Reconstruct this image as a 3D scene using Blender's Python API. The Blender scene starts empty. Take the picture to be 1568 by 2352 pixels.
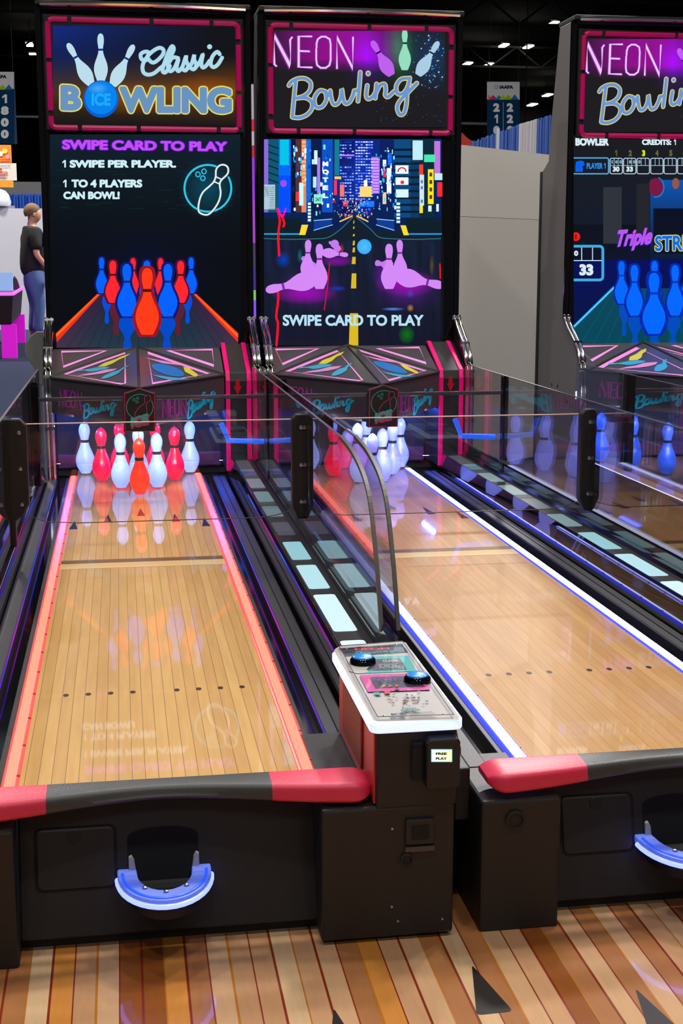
import bpy, bmesh, math, random
from mathutils import Vector, Matrix
S = 0.7                      # metres per working unit
sc = bpy.context.scene
COL = sc.collection
# ------------------------------------------------------------------ camera maths (1568x2352 frame)
FPX, CX, CY, H = 3150.0, 784.0, 1176.0, 1.6
_vp = Vector((272-CX, -(597-CY), FPX))
YW = _vp.normalized()
_n = math.hypot(_vp.y, _vp.z)
ZW = Vector((0, _vp.z/_n, -_vp.y/_n))
XW = YW.cross(ZW)
if XW.x < 0: XW = -XW
CAM = Vector((0, 0, H))
def ray(px, py):
    c = Vector((px-CX, -(py-CY), FPX))
    return Vector((XW.dot(c), YW.dot(c), ZW.dot(c)))
def on(px, py, ax, v):
    r = ray(px, py); i = 'xyz'.index(ax)
    return CAM + r*((v-CAM[i])/r[i])
def onplane(px, py, p0, n):
    r = ray(px, py)
    return CAM + r*((p0-CAM).dot(n)/r.dot(n))

# ------------------------------------------------------------------ materials
def lin(c):
    return tuple((x/255/12.92 if x/255 <= .04045 else ((x/255+.055)/1.055)**2.4) for x in c)
MATS = {}
def mat(name, col, rough=.5, metal=0, coat=0, coatr=.05, emit=None, es=1.0, spec=.5):
    if name in MATS: return MATS[name]
    m = bpy.data.materials.new(name); m.use_nodes = True
    b = m.node_tree.nodes['Principled BSDF']
    b.inputs['Base Color'].default_value = (*lin(col), 1)
    b.inputs['Roughness'].default_value = rough
    b.inputs['Metallic'].default_value = metal
    b.inputs['Coat Weight'].default_value = coat
    b.inputs['Coat Roughness'].default_value = coatr
    b.inputs['Specular IOR Level'].default_value = spec
    if emit:
        b.inputs['Emission Color'].default_value = (*lin(emit), 1)
        b.inputs['Emission Strength'].default_value = es
    MATS[name] = m
    return m
def noisy(name, col, col2, scale, rough, bump=.1, stretch=(1,1,1), coat=0, spec=.5):
    if name in MATS: return MATS[name]
    m = mat(name, col, rough, coat=coat, spec=spec); nt = m.node_tree; N = nt.nodes; b = N['Principled BSDF']
    tc = N.new('ShaderNodeTexCoord'); mp = N.new('ShaderNodeMapping'); mp.inputs['Scale'].default_value = stretch
    no = N.new('ShaderNodeTexNoise'); no.inputs['Scale'].default_value = scale; no.inputs['Detail'].default_value = 5
    mx = N.new('ShaderNodeMix'); mx.data_type = 'RGBA'
    mx.inputs[6].default_value = (*lin(col), 1); mx.inputs[7].default_value = (*lin(col2), 1)
    nt.links.new(tc.outputs['Object'], mp.inputs[0]); nt.links.new(mp.outputs[0], no.inputs['Vector'])
    nt.links.new(no.outputs['Fac'], mx.inputs[0]); nt.links.new(mx.outputs[2], b.inputs['Base Color'])
    if bump:
        bp = N.new('ShaderNodeBump'); bp.inputs['Strength'].default_value = bump; bp.inputs['Distance'].default_value = .002
        nt.links.new(no.outputs['Fac'], bp.inputs['Height']); nt.links.new(bp.outputs[0], b.inputs['Normal'])
    return m
def attr_mat(name, emissive, alpha, strength=1.0, rough=.12, coat=0):
    if name in MATS: return MATS[name]
    m = mat(name, (0,0,0) if emissive else (128,128,128), rough, coat=coat); nt = m.node_tree; N = nt.nodes; b = N['Principled BSDF']
    a = N.new('ShaderNodeAttribute'); a.attribute_name = 'Col'
    nt.links.new(a.outputs['Color'], b.inputs['Emission Color' if emissive else 'Base Color'])
    if emissive: b.inputs['Emission Strength'].default_value = strength
    if alpha: nt.links.new(a.outputs['Alpha'], b.inputs['Alpha'])
    return m
def acrylic(name, tint, ior=1.5, rough=.015, add=0.0):
    if name in MATS: return MATS[name]
    m = bpy.data.materials.new(name); m.use_nodes = True; nt = m.node_tree; N = nt.nodes
    N.remove(N['Principled BSDF']); out = N['Material Output']
    t = N.new('ShaderNodeBsdfTransparent'); t.inputs[0].default_value = (*tint, 1)
    g = N.new('ShaderNodeBsdfGlossy'); g.inputs['Roughness'].default_value = rough
    ge = N.new('ShaderNodeNewGeometry'); dt = N.new('ShaderNodeVectorMath'); dt.operation = 'DOT_PRODUCT'
    nt.links.new(ge.outputs['Normal'], dt.inputs[0]); nt.links.new(ge.outputs['Incoming'], dt.inputs[1])
    def mth(op, a, b):
        q = N.new('ShaderNodeMath'); q.operation = op; q.use_clamp = op != 'POWER'
        for k, v in enumerate((a, b)):
            if v is None: continue
            if isinstance(v, float): q.inputs[k].default_value = v
            else: nt.links.new(v, q.inputs[k])
        return q.outputs[0]
    r0 = ((ior-1)/(ior+1))**2          # Fresnel reflectance of a clear sheet (Schlick)
    fr = mth('ADD', mth('MULTIPLY', mth('POWER', mth('SUBTRACT', 1.0, mth('ABSOLUTE', dt.outputs['Value'], None)), 5.0), 1-r0), r0)
    mx = N.new('ShaderNodeMixShader')
    nt.links.new(fr, mx.inputs[0]); nt.links.new(t.outputs[0], mx.inputs[1]); nt.links.new(g.outputs[0], mx.inputs[2])
    nt.links.new(mx.outputs[0], out.inputs[0]); MATS[name] = m
    return m
BLACK = noisy('black_textured_plastic', (20,19,19), (29,27,27), 260, .5, .25)
BLACKM = mat('black_matte', (17,16,17), .6)
GLOSSB = mat('black_gloss_plastic', (10,9,12), .08, spec=.6)
MIRB = mat('polished_black_acrylic', (8,8,10), .03, spec=.9, coat=1, coatr=.01)
RAILM = noisy('charcoal_rail_plastic', (29,28,31), (38,37,40), 300, .5, .2)
DARKV = mat('void_black', (5,5,6), .8)
CHROME = mat('chrome', (225,222,215), .12, 1)
STEEL = mat('steel', (170,170,168), .3, 1)
GREYSIDE = noisy('grey_cabinet_side', (120,114,112), (132,126,124), 200, .45, .1)
VINYLR = noisy('coral_pink_vinyl', (206,42,74), (214,48,80), 300, .42, .2)
VINYLB = noisy('black_vinyl', (52,52,52), (64,64,63), 300, .42, .2)
PINKS = mat('magenta_strip', (205,0,100), .35, emit=(200,0,95), es=.45)
NEONB = mat('raspberry_tube', (120,4,55), .3, emit=(158,3,74), es=.6)
ACR = acrylic('clear_acrylic', (.965,.962,.968))
ACR2 = acrylic('clear_acrylic_guard', (.93,.925,.94), 2.1)
ACEDGE = mat('acrylic_edge', (84,80,84), .25)
PANEEDGE = mat('pane_edge', (222,180,172), .25)  # pinkish piped light of the clear edge put into the colour
ACTRIM = mat('grey_edge_trim', (72,68,60), .45)
SCRATT = attr_mat('display_picture', True, False, 1.0, .1)
SCRALP = attr_mat('display_glow', True, True, 1.0, .1)
PRINT = attr_mat('printed_art', False, False, rough=.35)
PRINTG = attr_mat('printed_art_gloss', False, False, rough=.5, coat=1)
PRINTG.node_tree.nodes['Principled BSDF'].inputs['Specular IOR Level'].default_value = .15
PRINTG.node_tree.nodes['Principled BSDF'].inputs['Coat Roughness'].default_value = .03
BLUETUBE = mat('blue_emissive_tube', (10,60,160), .3, emit=(10,100,255), es=1.0)

# ------------------------------------------------------------------ mesh builder (working units)
class MB:
    def __init__(s): s.v=[]; s.f=[]; s.c=[]; s.m=[]
    def face(s, pts, c=None, m=0):
        i = len(s.v); s.v += [Vector(p) for p in pts]; s.f.append(tuple(range(i, i+len(pts)))); s.c.append(c); s.m.append(m)
    def raw(s, vs, fs, m=0, c=None):
        i = len(s.v); s.v += [Vector(p) for p in vs]
        for f in fs: s.f.append(tuple(i+k for k in f)); s.c.append(c); s.m.append(m)
    def box(s, a, b, m=0):
        x0,y0,z0 = a; x1,y1,z1 = b
        s.raw([(x0,y0,z0),(x1,y0,z0),(x1,y1,z0),(x0,y1,z0),(x0,y0,z1),(x1,y0,z1),(x1,y1,z1),(x0,y1,z1)],
              [(0,3,2,1),(4,5,6,7),(0,1,5,4),(1,2,6,5),(2,3,7,6),(3,0,4,7)], m)
        return s
    def prism(s, poly, ax, a, b, m=0):
        n = len(poly)
        def P(p, t): return {'x':(t,p[0],p[1]), 'y':(p[0],t,p[1]), 'z':(p[0],p[1],t)}[ax]
        s.raw([P(p,a) for p in poly]+[P(p,b) for p in poly],
              [tuple(range(n)), tuple(range(2*n-1, n-1, -1))]+[(i,i+n,(i+1)%n+n,(i+1)%n) for i in range(n)], m)
        return s
    def tube(s, pts, r, seg=10, closed=False, m=0):
        P = [Vector(p) for p in pts]; n = len(P); vs=[]; fs=[]
        for i in range(n):
            a = P[i-1] if (i or closed) else P[0]; b = P[(i+1)%n] if (i < n-1 or closed) else P[-1]
            t = (b-a).normalized(); u = t.cross(Vector((0,0,1)) if abs(t.z) < .9 else Vector((1,0,0))).normalized(); w = t.cross(u)
            for k in range(seg):
                an = 2*math.pi*k/seg; vs.append(P[i]+u*(r*math.cos(an))+w*(r*math.sin(an)))
        for i in range(n if closed else n-1):
            j = (i+1)%n
            for k in range(seg): fs.append((i*seg+k, i*seg+(k+1)%seg, j*seg+(k+1)%seg, j*seg+k))
        if not closed: fs += [tuple(range(seg))[::-1], tuple((n-1)*seg+k for k in range(seg))]
        s.raw(vs, fs, m); return s
    def lathe(s, prof, c=(0,0,0), seg=28, axis='z', m=0):
        vs=[]; fs=[]; n=len(prof); c = Vector(c)
        for r,z in prof:
            for k in range(seg):
                a = 2*math.pi*k/seg
                p = Vector((r*math.cos(a), r*math.sin(a), z))
                if axis == 'y': p = Vector((p.x, -p.z, p.y))
                if axis == 'x': p = Vector((p.z, p.x, p.y))
                vs.append(c+p)
        for i in range(n-1):
            for k in range(seg): fs.append((i*seg+k, i*seg+(k+1)%seg, (i+1)*seg+(k+1)%seg, (i+1)*seg+k))
        fs += [tuple(range(seg))[::-1], tuple((n-1)*seg+k for k in range(seg))]
        s.raw(vs, fs, m); return s
    def build(s, name, mats, parent=None, org=(0,0,0), bevel=0, smooth=False, scale=S, seg=2, fix=True):
        me = bpy.data.meshes.new(name); o3 = Vector(org)
        me.from_pydata([tuple((p-o3)*scale) for p in s.v], [], s.f)
        if not isinstance(mats, (list, tuple)): mats = [mats]
        for m in mats: me.materials.append(m)
        me.polygons.foreach_set('material_index', s.m)
        if any(c is not None for c in s.c):
            at = me.color_attributes.new('Col', 'FLOAT_COLOR', 'CORNER'); li = 0; buf = []
            for f, c in zip(s.f, s.c):
                for k in range(len(f)):
                    q = c[k] if (c and isinstance(c[0], (tuple, list))) else c
                    q = q or (128,128,128)
                    l = lin(q[:3]); buf += [l[0], l[1], l[2], q[3] if len(q) > 3 else 1.0]
            at.data.foreach_set('color', buf)
        elif fix:
            bm = bmesh.new(); bm.from_mesh(me); bmesh.ops.recalc_face_normals(bm, faces=bm.faces); bm.to_mesh(me); bm.free()
        if smooth: me.shade_smooth(); me.set_sharp_from_angle(angle=math.radians(40))
        me.update()
        o = bpy.data.objects.new(name, me); COL.objects.link(o)
        if parent: o.parent = parent
        if bevel:
            b = o.modifiers.new('bevel', 'BEVEL'); b.width = bevel*scale; b.segments = seg; b.limit_method = 'ANGLE'; b.angle_limit = math.radians(35)
            b.use_clamp_overlap = True
        return o
def box(name, a, b, m, parent, org, bevel=.006): return MB().box(a, b).build(name, m, parent, org, bevel)
def tag(o, label=None, cat=None, group=None, kind=None):
    if label: o['label'] = label
    if cat: o['category'] = cat
    if group: o['group'] = group
    if kind: o['kind'] = kind
    return o
def empty(name, loc, label, cat, group=None, rz=0):
    o = bpy.data.objects.new(name, None); COL.objects.link(o); o.empty_display_size = .1
    o.location = Vector(loc)*S; o.rotation_euler = (0,0,rz); return tag(o, label, cat, group)

# ------------------------------------------------------------------ flat pictures (screens, signs, printed art)
def catmull(P, closed=False, k=6):
    n = len(P); out = []
    if n < 3: return [Vector(p) for p in P]
    P = [Vector((p[0], p[1])) for p in P]
    for i in range(n if closed else n-1):
        if closed: a,b,c,d = P[i-1],P[i],P[(i+1)%n],P[(i+2)%n]
        else: a,b,c,d = P[max(i-1,0)],P[i],P[i+1],P[min(i+2,n-1)]
        for j in range(k):
            t = j/k
            out.append(.5*((2*b)+(c-a)*t+(2*a-5*b+4*c-d)*t*t+(3*b-a-3*c+d)*t**3))
    if not closed: out.append(P[-1])
    return out
_TX = {}
def text_mesh(s, off):
    if (s, off) in _TX: return _TX[(s, off)]
    cu = bpy.data.curves.new('lettering', 'FONT'); cu.body = s; cu.offset = off; cu.resolution_u = 5
    ob = bpy.data.objects.new('lettering', cu); COL.objects.link(ob)
    dg = bpy.context.evaluated_depsgraph_get(); ev = ob.evaluated_get(dg); me = ev.to_mesh()
    r = ([(v.co.x, v.co.y) for v in me.vertices], [tuple(p.vertices) for p in me.polygons])
    ev.to_mesh_clear(); bpy.data.objects.remove(ob); bpy.data.curves.remove(cu)
    _TX[(s, off)] = r
    return r
class Pic:
    """flat artwork; coordinates are 2-D picture coordinates, mapped by fn(x, y) onto a plane"""
    def __init__(s, fn, normal, tr=(0,0,1,1), eps=.00006):
        s.mb = MB(); s.fn = fn; s.n = normal; s.L = 0; s.tr = tr; s.eps = eps
    def P(s, p):
        ox, oy, kx, ky = s.tr
        return s.fn(ox+p[0]/kx, oy+p[1]/ky) + s.n*(s.L*s.eps)
    clip = None
    def add(s, pts, c, m=0):
        if s.clip:
            x0,y0,x1,y1 = s.clip
            for ax,v,sg in ((0,x0,1),(0,x1,-1),(1,y0,1),(1,y1,-1)):
                out=[]; n=len(pts)
                for i in range(n):
                    a,b = pts[i-1],pts[i]; da,db = (a[ax]-v)*sg,(b[ax]-v)*sg
                    if (da>=0)!=(db>=0):
                        k=da/(da-db); out.append((a[0]+(b[0]-a[0])*k, a[1]+(b[1]-a[1])*k))
                    if db>=0: out.append(b)
                pts=out
                if len(pts)<3: return
        s.mb.face([s.P(p) for p in pts], c, m)
    def up(s): s.L += 1
    def poly(s, pts, c, up=True):
        if up: s.up()
        s.add([(p[0],p[1]) for p in pts], c, 1 if (len(c) > 3 and isinstance(c[0], (int, float))) else 0)
    def rect(s, x0, y0, x1, y1, c, up=True): s.poly([(x0,y0),(x1,y0),(x1,y1),(x0,y1)], c, up)
    def grad(s, x0, y0, x1, y1, nx, ny, fn):
        s.up()
        for i in range(nx):
            for j in range(ny):
                q = [((i+a)/nx, (j+b)/ny) for a, b in ((0,0),(1,0),(1,1),(0,1))]
                s.mb.face([s.P((x0+(x1-x0)*u, y0+(y1-y0)*v)) for u, v in q], [tuple(fn(u, v)) for u, v in q])
    def glow(s, cx, cy, rx, ry, c, a=.8, n=20):
        s.up(); R = [(cx+rx*math.cos(2*math.pi*k/n), cy+ry*math.sin(2*math.pi*k/n)) for k in range(n)]
        R2 = [(cx+.5*(x-cx), cy+.5*(y-cy)) for x, y in R]
        for k in range(n):
            j = (k+1)%n
            s.mb.face([s.P((cx,cy)), s.P(R2[k]), s.P(R2[j])], [(*c,a),(*c,a*.45),(*c,a*.45)], 1)
            s.mb.face([s.P(R2[k]), s.P(R[k]), s.P(R[j]), s.P(R2[j])], [(*c,a*.45),(*c,0),(*c,0),(*c,a*.45)], 1)
    def disc(s, cx, cy, rx, ry, c, n=24, up=True, rot=0):
        cr, sr = math.cos(rot), math.sin(rot); pts=[]
        for k in range(n):
            u, v = rx*math.cos(2*math.pi*k/n), ry*math.sin(2*math.pi*k/n); pts.append((cx+u*cr-v*sr, cy+u*sr+v*cr))
        s.poly(pts, c, up)
    def stroke(s, path, w, c, closed=False, smooth=True, up=True, caps=True):
        if up: s.up()
        Q = catmull(path, closed) if smooth else [Vector((p[0],p[1])) for p in path]
        n = len(Q); Lp=[]; Rp=[]
        for i in range(n):
            a = Q[i-1] if (i or closed) else Q[0]; b = Q[(i+1)%n] if (i < n-1 or closed) else Q[-1]
            t = (b-a); t = t.normalized() if t.length > 1e-9 else Vector((1,0)); nn = Vector((-t.y, t.x))*w/2
            if not smooth and 0 < i < n-1 or (not smooth and closed):
                t1 = (Q[i]-Q[i-1]).normalized(); t2 = (Q[(i+1)%n]-Q[i]).normalized(); cs = max(.35, math.sqrt(max(0,(1+t1.dot(t2))/2))); nn = nn/cs
            Lp.append(Q[i]+nn); Rp.append(Q[i]-nn)
        for i in range(n if closed else n-1):
            j = (i+1)%n; s.add([tuple(Lp[i]), tuple(Lp[j]), tuple(Rp[j]), tuple(Rp[i])], c)
        if caps and not closed:
            for q in (Q[0], Q[-1]): s.disc(q.x, q.y, w/2, w/2, c, 10, up=False)
    def text(s, t, tl, tr, bl, c, off=0.0, baseoff=0.0):
        s.up(); v, f = text_mesh(t, .012)
        e = max(0, baseoff-.012); r = max(0, off-.012)
        x0 = min(p[0] for p in v)-e; x1 = max(p[0] for p in v)+e; y0 = min(p[1] for p in v)-e; y1 = max(p[1] for p in v)+e
        for sx, sy in ([(0,0)] if r < .004 else [(r*math.cos(math.pi*k/6), r*math.sin(math.pi*k/6)) for k in range(12)]):
            Q = []
            for x, y in v:
                u = (x+sx-x0)/(x1-x0); w = (y1-y-sy)/(y1-y0)
                Q.append((tl[0]+u*(tr[0]-tl[0])+w*(bl[0]-tl[0]), tl[1]+u*(tr[1]-tl[1])+w*(bl[1]-tl[1])))
            for g in f: s.add([Q[k] for k in g], c)
            s.L += .07
    def one(s, x0, y0, x1, y1, c):
        w, h = x1-x0, y1-y0
        s.poly([(x0,y0+.24*h),(x0+.52*w,y0),(x1,y0),(x1,y1),(x1-.46*w,y1),(x1-.46*w,y0+.26*h),(x0,y0+.46*h)], c)
    def tbox(s, t, x0, y0, x1, y1, c, off=.03): s.text(t, (x0,y0), (x1,y0), (x0,y1), c, off*1.45, off*1.45)
    def pin(s, top, base, w, c, band=None, glow=None, bandat=.335):
        """flat bowling pin silhouette from its top to its base, w = belly width"""
        T = Vector(top); B = Vector(base); ax = B-T; Lh = ax.length; ax = ax/Lh; nx = Vector((-ax.y, ax.x))
        prof = [(0,.0),(.012,.2),(.04,.36),(.085,.44),(.13,.47),(.18,.46),(.24,.40),(.30,.335),(.35,.32),(.41,.37),(.48,.52),(.56,.74),(.64,.92),(.72,1.0),(.79,.98),(.87,.84),(.94,.66),(.985,.54),(1,.46)]
        if glow:
            L = [T+ax*(Lh*(t*1.06-.03))+nx*(w/2*h+w*.13) for t,h in prof]; R = [T+ax*(Lh*(t*1.06-.03))-nx*(w/2*h+w*.13) for t,h in prof]
            s.poly(L+R[::-1], glow)
        L = [T+ax*(Lh*t)+nx*(w/2*h) for t,h in prof]; R = [T+ax*(Lh*t)-nx*(w/2*h) for t,h in prof]
        s.poly(L+R[::-1], c)
        if band:
            a, b = T+ax*Lh*(bandat-.018), T+ax*Lh*(bandat+.025); h = w/2*.36
            s.poly([a+nx*h, a-nx*h, b-nx*h, b+nx*h], band)
    def build(s, name, mats, parent, org): return s.mb.build(name, mats, parent, org)
def plane_map(p0, n, dx):
    d = Vector((dx,0,0))
    def fn(px, py): return onplane(px, py, p0+d, n)-d
    return fn
def circ(cx, cy, rx, ry, a0, a1, n=24): return [(cx+rx*math.cos(math.radians(a0+(a1-a0)*k/n)), cy+ry*math.sin(math.radians(a0+(a1-a0)*k/n))) for k in range(n+1)]
BOWL = [  # script lettering, traced as pen strokes
 [(345,530),(335,640),(322,780)], [(300,570),(318,545),(360,525),(410,525),(445,555),(438,605),(400,640),(350,655)],
 [(350,655),(410,652),(452,680),(452,725),(420,765),(370,785),(325,782)],
 [(545,612),(505,605),(470,655),(480,712),(520,712),(550,665),(545,612),(560,640),(575,610)],
 [(575,605),(583,660),(600,697),(630,685),(648,640),(652,595),(660,650),(675,690),(705,680),(728,635),(735,605)],
 [(735,610),(762,598)], [(775,482),(770,560),(760,675)],
 [(822,570),(815,635),(828,660),(858,645),(880,610)], [(884,560),(875,655)], [(878,625),(905,572),(938,562),(945,600),(942,635),(962,645),(1000,610)],
 [(1090,522),(1045,530),(1015,575),(1025,625),(1065,620),(1095,570),(1105,520)],
 [(1105,520),(1088,620),(1082,700),(1066,755),(1037,762),(1022,715),(1042,670),(1090,620),(1152,555)]]
BOWLDOT = (828,490)
CLASSIC = [
 [(742,402),(712,395),(706,362),(735,345),(760,352),(752,385),(790,418),(845,375),(858,335),(825,320),(765,360),(722,425),(722,478),(752,498),(795,488),(838,452)],
 [(838,455),(885,405),(925,335),(915,308),(892,345),(860,430),(852,475),(872,482),(900,440)],
 [(955,388),(918,385),(888,435),(900,475),(930,455),(958,392),(945,450),(958,475),(985,445)],
 [(985,445),(1008,375),(1008,405),(1022,440),(1005,470),(985,462)], [(1010,465),(1045,425),(1062,368),(1062,398),(1076,432),(1060,462),(1040,455)],
 [(1066,458),(1098,415),(1120,362),(1110,420),(1118,450),(1140,440),(1165,405)], 
 [(1232,362),(1215,346),(1185,375),(1172,425),(1190,448),(1220,430),(1248,385)]]
def bowling(pic, w, c, tl, tr, bl, w2=None, c2=None):
    def M(p):
        u, v = (p[0]-290)/870, (p[1]-470)/325
        return (tl[0]+u*(tr[0]-tl[0])+v*(bl[0]-tl[0]), tl[1]+u*(tr[1]-tl[1])+v*(bl[1]-tl[1]))
    for ww, cc in ((w2, c2), (w, c)):
        if ww is None: continue
        pic.up()
        for st in BOWL: pic.stroke([M(p) for p in st], ww, cc, up=False)
        q = M(BOWLDOT); pic.disc(q[0], q[1], ww*.55, ww*.6, cc, 12, up=False)
def neon_word(pic, w, c, tl, tr, bl):
    def M(u, v): return (tl[0]+u*(tr[0]-tl[0])+v*(bl[0]-tl[0]), tl[1]+u*(tr[1]-tl[1])+v*(bl[1]-tl[1]))
    pic.up(); X = [0, .29, .51, .79]; W = .2
    def st(P, cl=False, sm=False): pic.stroke([M(*p) for p in P], w, c, cl, sm, up=False)
    st([(0,1),(0,0),(W,1),(W,0)]); st([(.29+.16,0),(.29,0),(.29,1),(.29+.17,1)]); st([(.29,.48),(.29+.13,.48)])
    st([(.51+.1+.1*math.cos(a)*1.0, .5+.5*math.copysign(abs(math.sin(a))**.55, math.sin(a))) for a in [2*math.pi*k/24 for k in range(24)]], True)
    st([(.8,1),(.8,0),(1,1),(1,0)])

# ------------------------------------------------------------------ wood lane
def lane_mat(name, line, base, base2, pw=.0327*S, off=0.0):
    m = mat(name, base, .5, coat=1, coatr=.03, spec=.15); nt = m.node_tree; N = nt.nodes; L = nt.links; b = N['Principled BSDF']
    b.inputs['Coat IOR'].default_value = 1.6
    tc = N.new('ShaderNodeTexCoord'); sx = N.new('ShaderNodeSeparateXYZ'); L.new(tc.outputs['Object'], sx.inputs[0])
    d = N.new('ShaderNodeMath'); d.operation = 'MULTIPLY_ADD'; d.inputs[1].default_value = 1/pw; d.inputs[2].default_value = off; L.new(sx.outputs[0], d.inputs[0])
    fr = N.new('ShaderNodeMath'); fr.operation = 'FRACT'; L.new(d.outputs[0], fr.inputs[0])
    lt = N.new('ShaderNodeMath'); lt.operation = 'LESS_THAN'; lt.inputs[1].default_value = .042; L.new(fr.outputs[0], lt.inputs[0])
    fl = N.new('ShaderNodeMath'); fl.operation = 'FLOOR'; L.new(d.outputs[0], fl.inputs[0])
    wn = N.new('ShaderNodeTexWhiteNoise'); wn.noise_dimensions = '1D'; L.new(fl.outputs[0], wn.inputs['W'])
    cb = N.new('ShaderNodeCombineXYZ'); L.new(d.outputs[0], cb.inputs[0])
    ym = N.new('ShaderNodeMath'); ym.operation = 'MULTIPLY_ADD'; ym.inputs[1].default_value = 3; L.new(sx.outputs[1], ym.inputs[0])
    w10 = N.new('ShaderNodeMath'); w10.operation = 'MULTIPLY'; w10.inputs[1].default_value = 37; L.new(wn.outputs[0], w10.inputs[0]); L.new(w10.outputs[0], ym.inputs[2])
    L.new(ym.outputs[0], cb.inputs[1])
    no = N.new('ShaderNodeTexNoise'); no.inputs['Scale'].default_value = 1.6; no.inputs['Detail'].default_value = 6; L.new(cb.outputs[0], no.inputs['Vector'])
    ad = N.new('ShaderNodeMath'); ad.operation = 'MULTIPLY_ADD'; ad.inputs[1].default_value = .45; L.new(wn.outputs[0], ad.inputs[0]); L.new(no.outputs['Fac'], ad.inputs[2])
    mr = N.new('ShaderNodeMapRange'); mr.inputs[1].default_value = .4; mr.inputs[2].default_value = 1.0; L.new(ad.outputs[0], mr.inputs[0])
    mx = N.new('ShaderNodeMix'); mx.data_type = 'RGBA'; mx.inputs[6].default_value = (*lin(base),1); mx.inputs[7].default_value = (*lin(base2),1); L.new(mr.outputs[0], mx.inputs[0])
    m2 = N.new('ShaderNodeMix'); m2.data_type = 'RGBA'; m2.inputs[7].default_value = (*lin(line),1); L.new(lt.outputs[0], m2.inputs[0]); L.new(mx.outputs[2], m2.inputs[6])
    L.new(m2.outputs[2], b.inputs['Base Color'])
    return m
LANE1 = lane_mat('maple_lane_dark_seams', (120,90,54), (212,168,104), (194,148,86))
LANE2 = lane_mat('maple_lane_brown_seams', (160,110,62), (200,154,98), (184,136,82))

# ------------------------------------------------------------------ machine
ORG = Vector((.16, 3.0, 0))       # base point of the first machine
FY = 8.42                         # plane of marquee and screen
NY = Vector((0,-1,0))
def rrect(x0, z0, x1, z1, r, n=5):
    P=[]
    for cx, cz, a in ((x1-r,z1-r,0),(x0+r,z1-r,90),(x0+r,z0+r,180),(x1-r,z0+r,270)):
        for k in range(n+1): P.append((cx+r*math.cos(math.radians(a+90*k/n)), cz+r*math.sin(math.radians(a+90*k/n))))
    return P
def guard_poly():
    return catmull([(3.965,.49),(4.06,.70),(4.20,.88),(4.45,.958),(4.75,.985)], False, 9)
# pictures ----------------------------------------------------------
def pic_classic_marquee(fn):
    p = Pic(fn, NY, (80,0,2.9037,2.9037))
    def bg(u, v):
        k = max(0, 1-abs(v-.66)/.36); b = max(0, 1-u*1.15)*max(0, 1-v*1.25)
        return (14+100*k*(.55+.5*u)+2*b, 16+52*k*(.55+.45*u)+24*b, 22-6*k+105*b)
    p.grad(120,172,1338,842,14,12,bg)
    p.glow(640,650,480,120,(150,80,5),.55); p.glow(1150,600,260,110,(170,85,5),.5)
    P = (188,222,236)
    for a, b in (((218,288),(378,565)),((438,222),(441,545)),((660,298),(518,572))): p.pin(a, b, 92, P, (0,55,150))
    for t, x0, x1, y0, y1 in (('B',168,312,562,738),('WLING',560,1316,572,756)):
        p.text(t,(x0,y0),(x1,y0+6),(x0,y1),(228,220,105),.10,.07); p.text(t,(x0,y0),(x1,y0+6),(x0,y1),(104,146,192),.06,.07)
    p.disc(441,660,116,124,(0,95,215),40); p.disc(441,652,106,110,(0,132,238),36); p.glow(420,590,70,40,(90,190,255),.6)
    p.tbox('ICE',378,622,505,706,(28,168,250),.03)
    p.up()
    for st in CLASSIC: p.stroke(st, 26, (172,218,234), up=False)
    p.disc(1165,312,17,17,(172,218,234),12,up=False)
    return p
def pic_neon_marquee(fn):
    p = Pic(fn, NY, (560,0,2.9037,2.9037)); random.seed(3)
    def bg(u, v):
        m = max(0,1-((u-.38)/.42)**2)*max(0,1-max(0,v-.30)*9) if v < .42 else 0
        pu = max(0,1-abs(u-.56)/.14)*max(0,1-abs(v-.25)/.35); g = max(0,1-abs(u-.735)/.10)*max(0,1-abs(v-.18)/.40); bl = max(0,1-abs(u-.92)/.2)*max(0,1-abs(v-.28)/.4)
        return (28+118*m+50*pu, 26+110*g+30*bl-14*m, 30+112*m+150*pu+30*g+62*bl)
    p.grad(190,205,1340,850,22,14,bg)
    for i in range(150):
        x = random.gauss(1250,80); y = random.uniform(225,600)
        if 1110 < x < 1335: s = random.uniform(2.5,6.5); p.disc(x, y, s, s, random.choice([(70,150,215),(20,80,150),(150,210,240),(10,60,120)]), 6, up=(i%30 == 0))
    for i in range(40): p.disc(random.uniform(850,1330), random.uniform(640,830), 2.5, 2.5, (70,110,160), 5, up=(i == 0))
    p.pin((852,272),(985,503),92,(190,96,236),(30,0,70)); p.pin((1072,196),(1072,468),82,(150,222,192),(10,40,60)); p.pin((1298,276),(1160,502),86,(168,206,230),(20,40,60))
    for w, c in ((20,(150,40,170)),(11,(232,205,252))):
        p.up()
        def st(P, cl=False, sm=False): p.stroke(P, w, c, cl, sm, up=False)
        st([(215,440),(203,430),(203,240),(308,440),(308,265),(320,250)]); st([(450,243),(365,243),(365,447),(452,450)]); st([(370,340),(435,343)])
        st([(484,318),(484,290),(492,262),(515,245),(545,245),(572,262),(578,295),(578,400),(570,435),(545,453),(512,453),(488,435),(482,400),(482,328)])
        st([(620,455),(620,250),(725,455),(727,250)])
    bowling(p, 21, (104,150,212), (290,470), (1160,470), (290,795), 33, (222,206,132))
    return p
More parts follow.
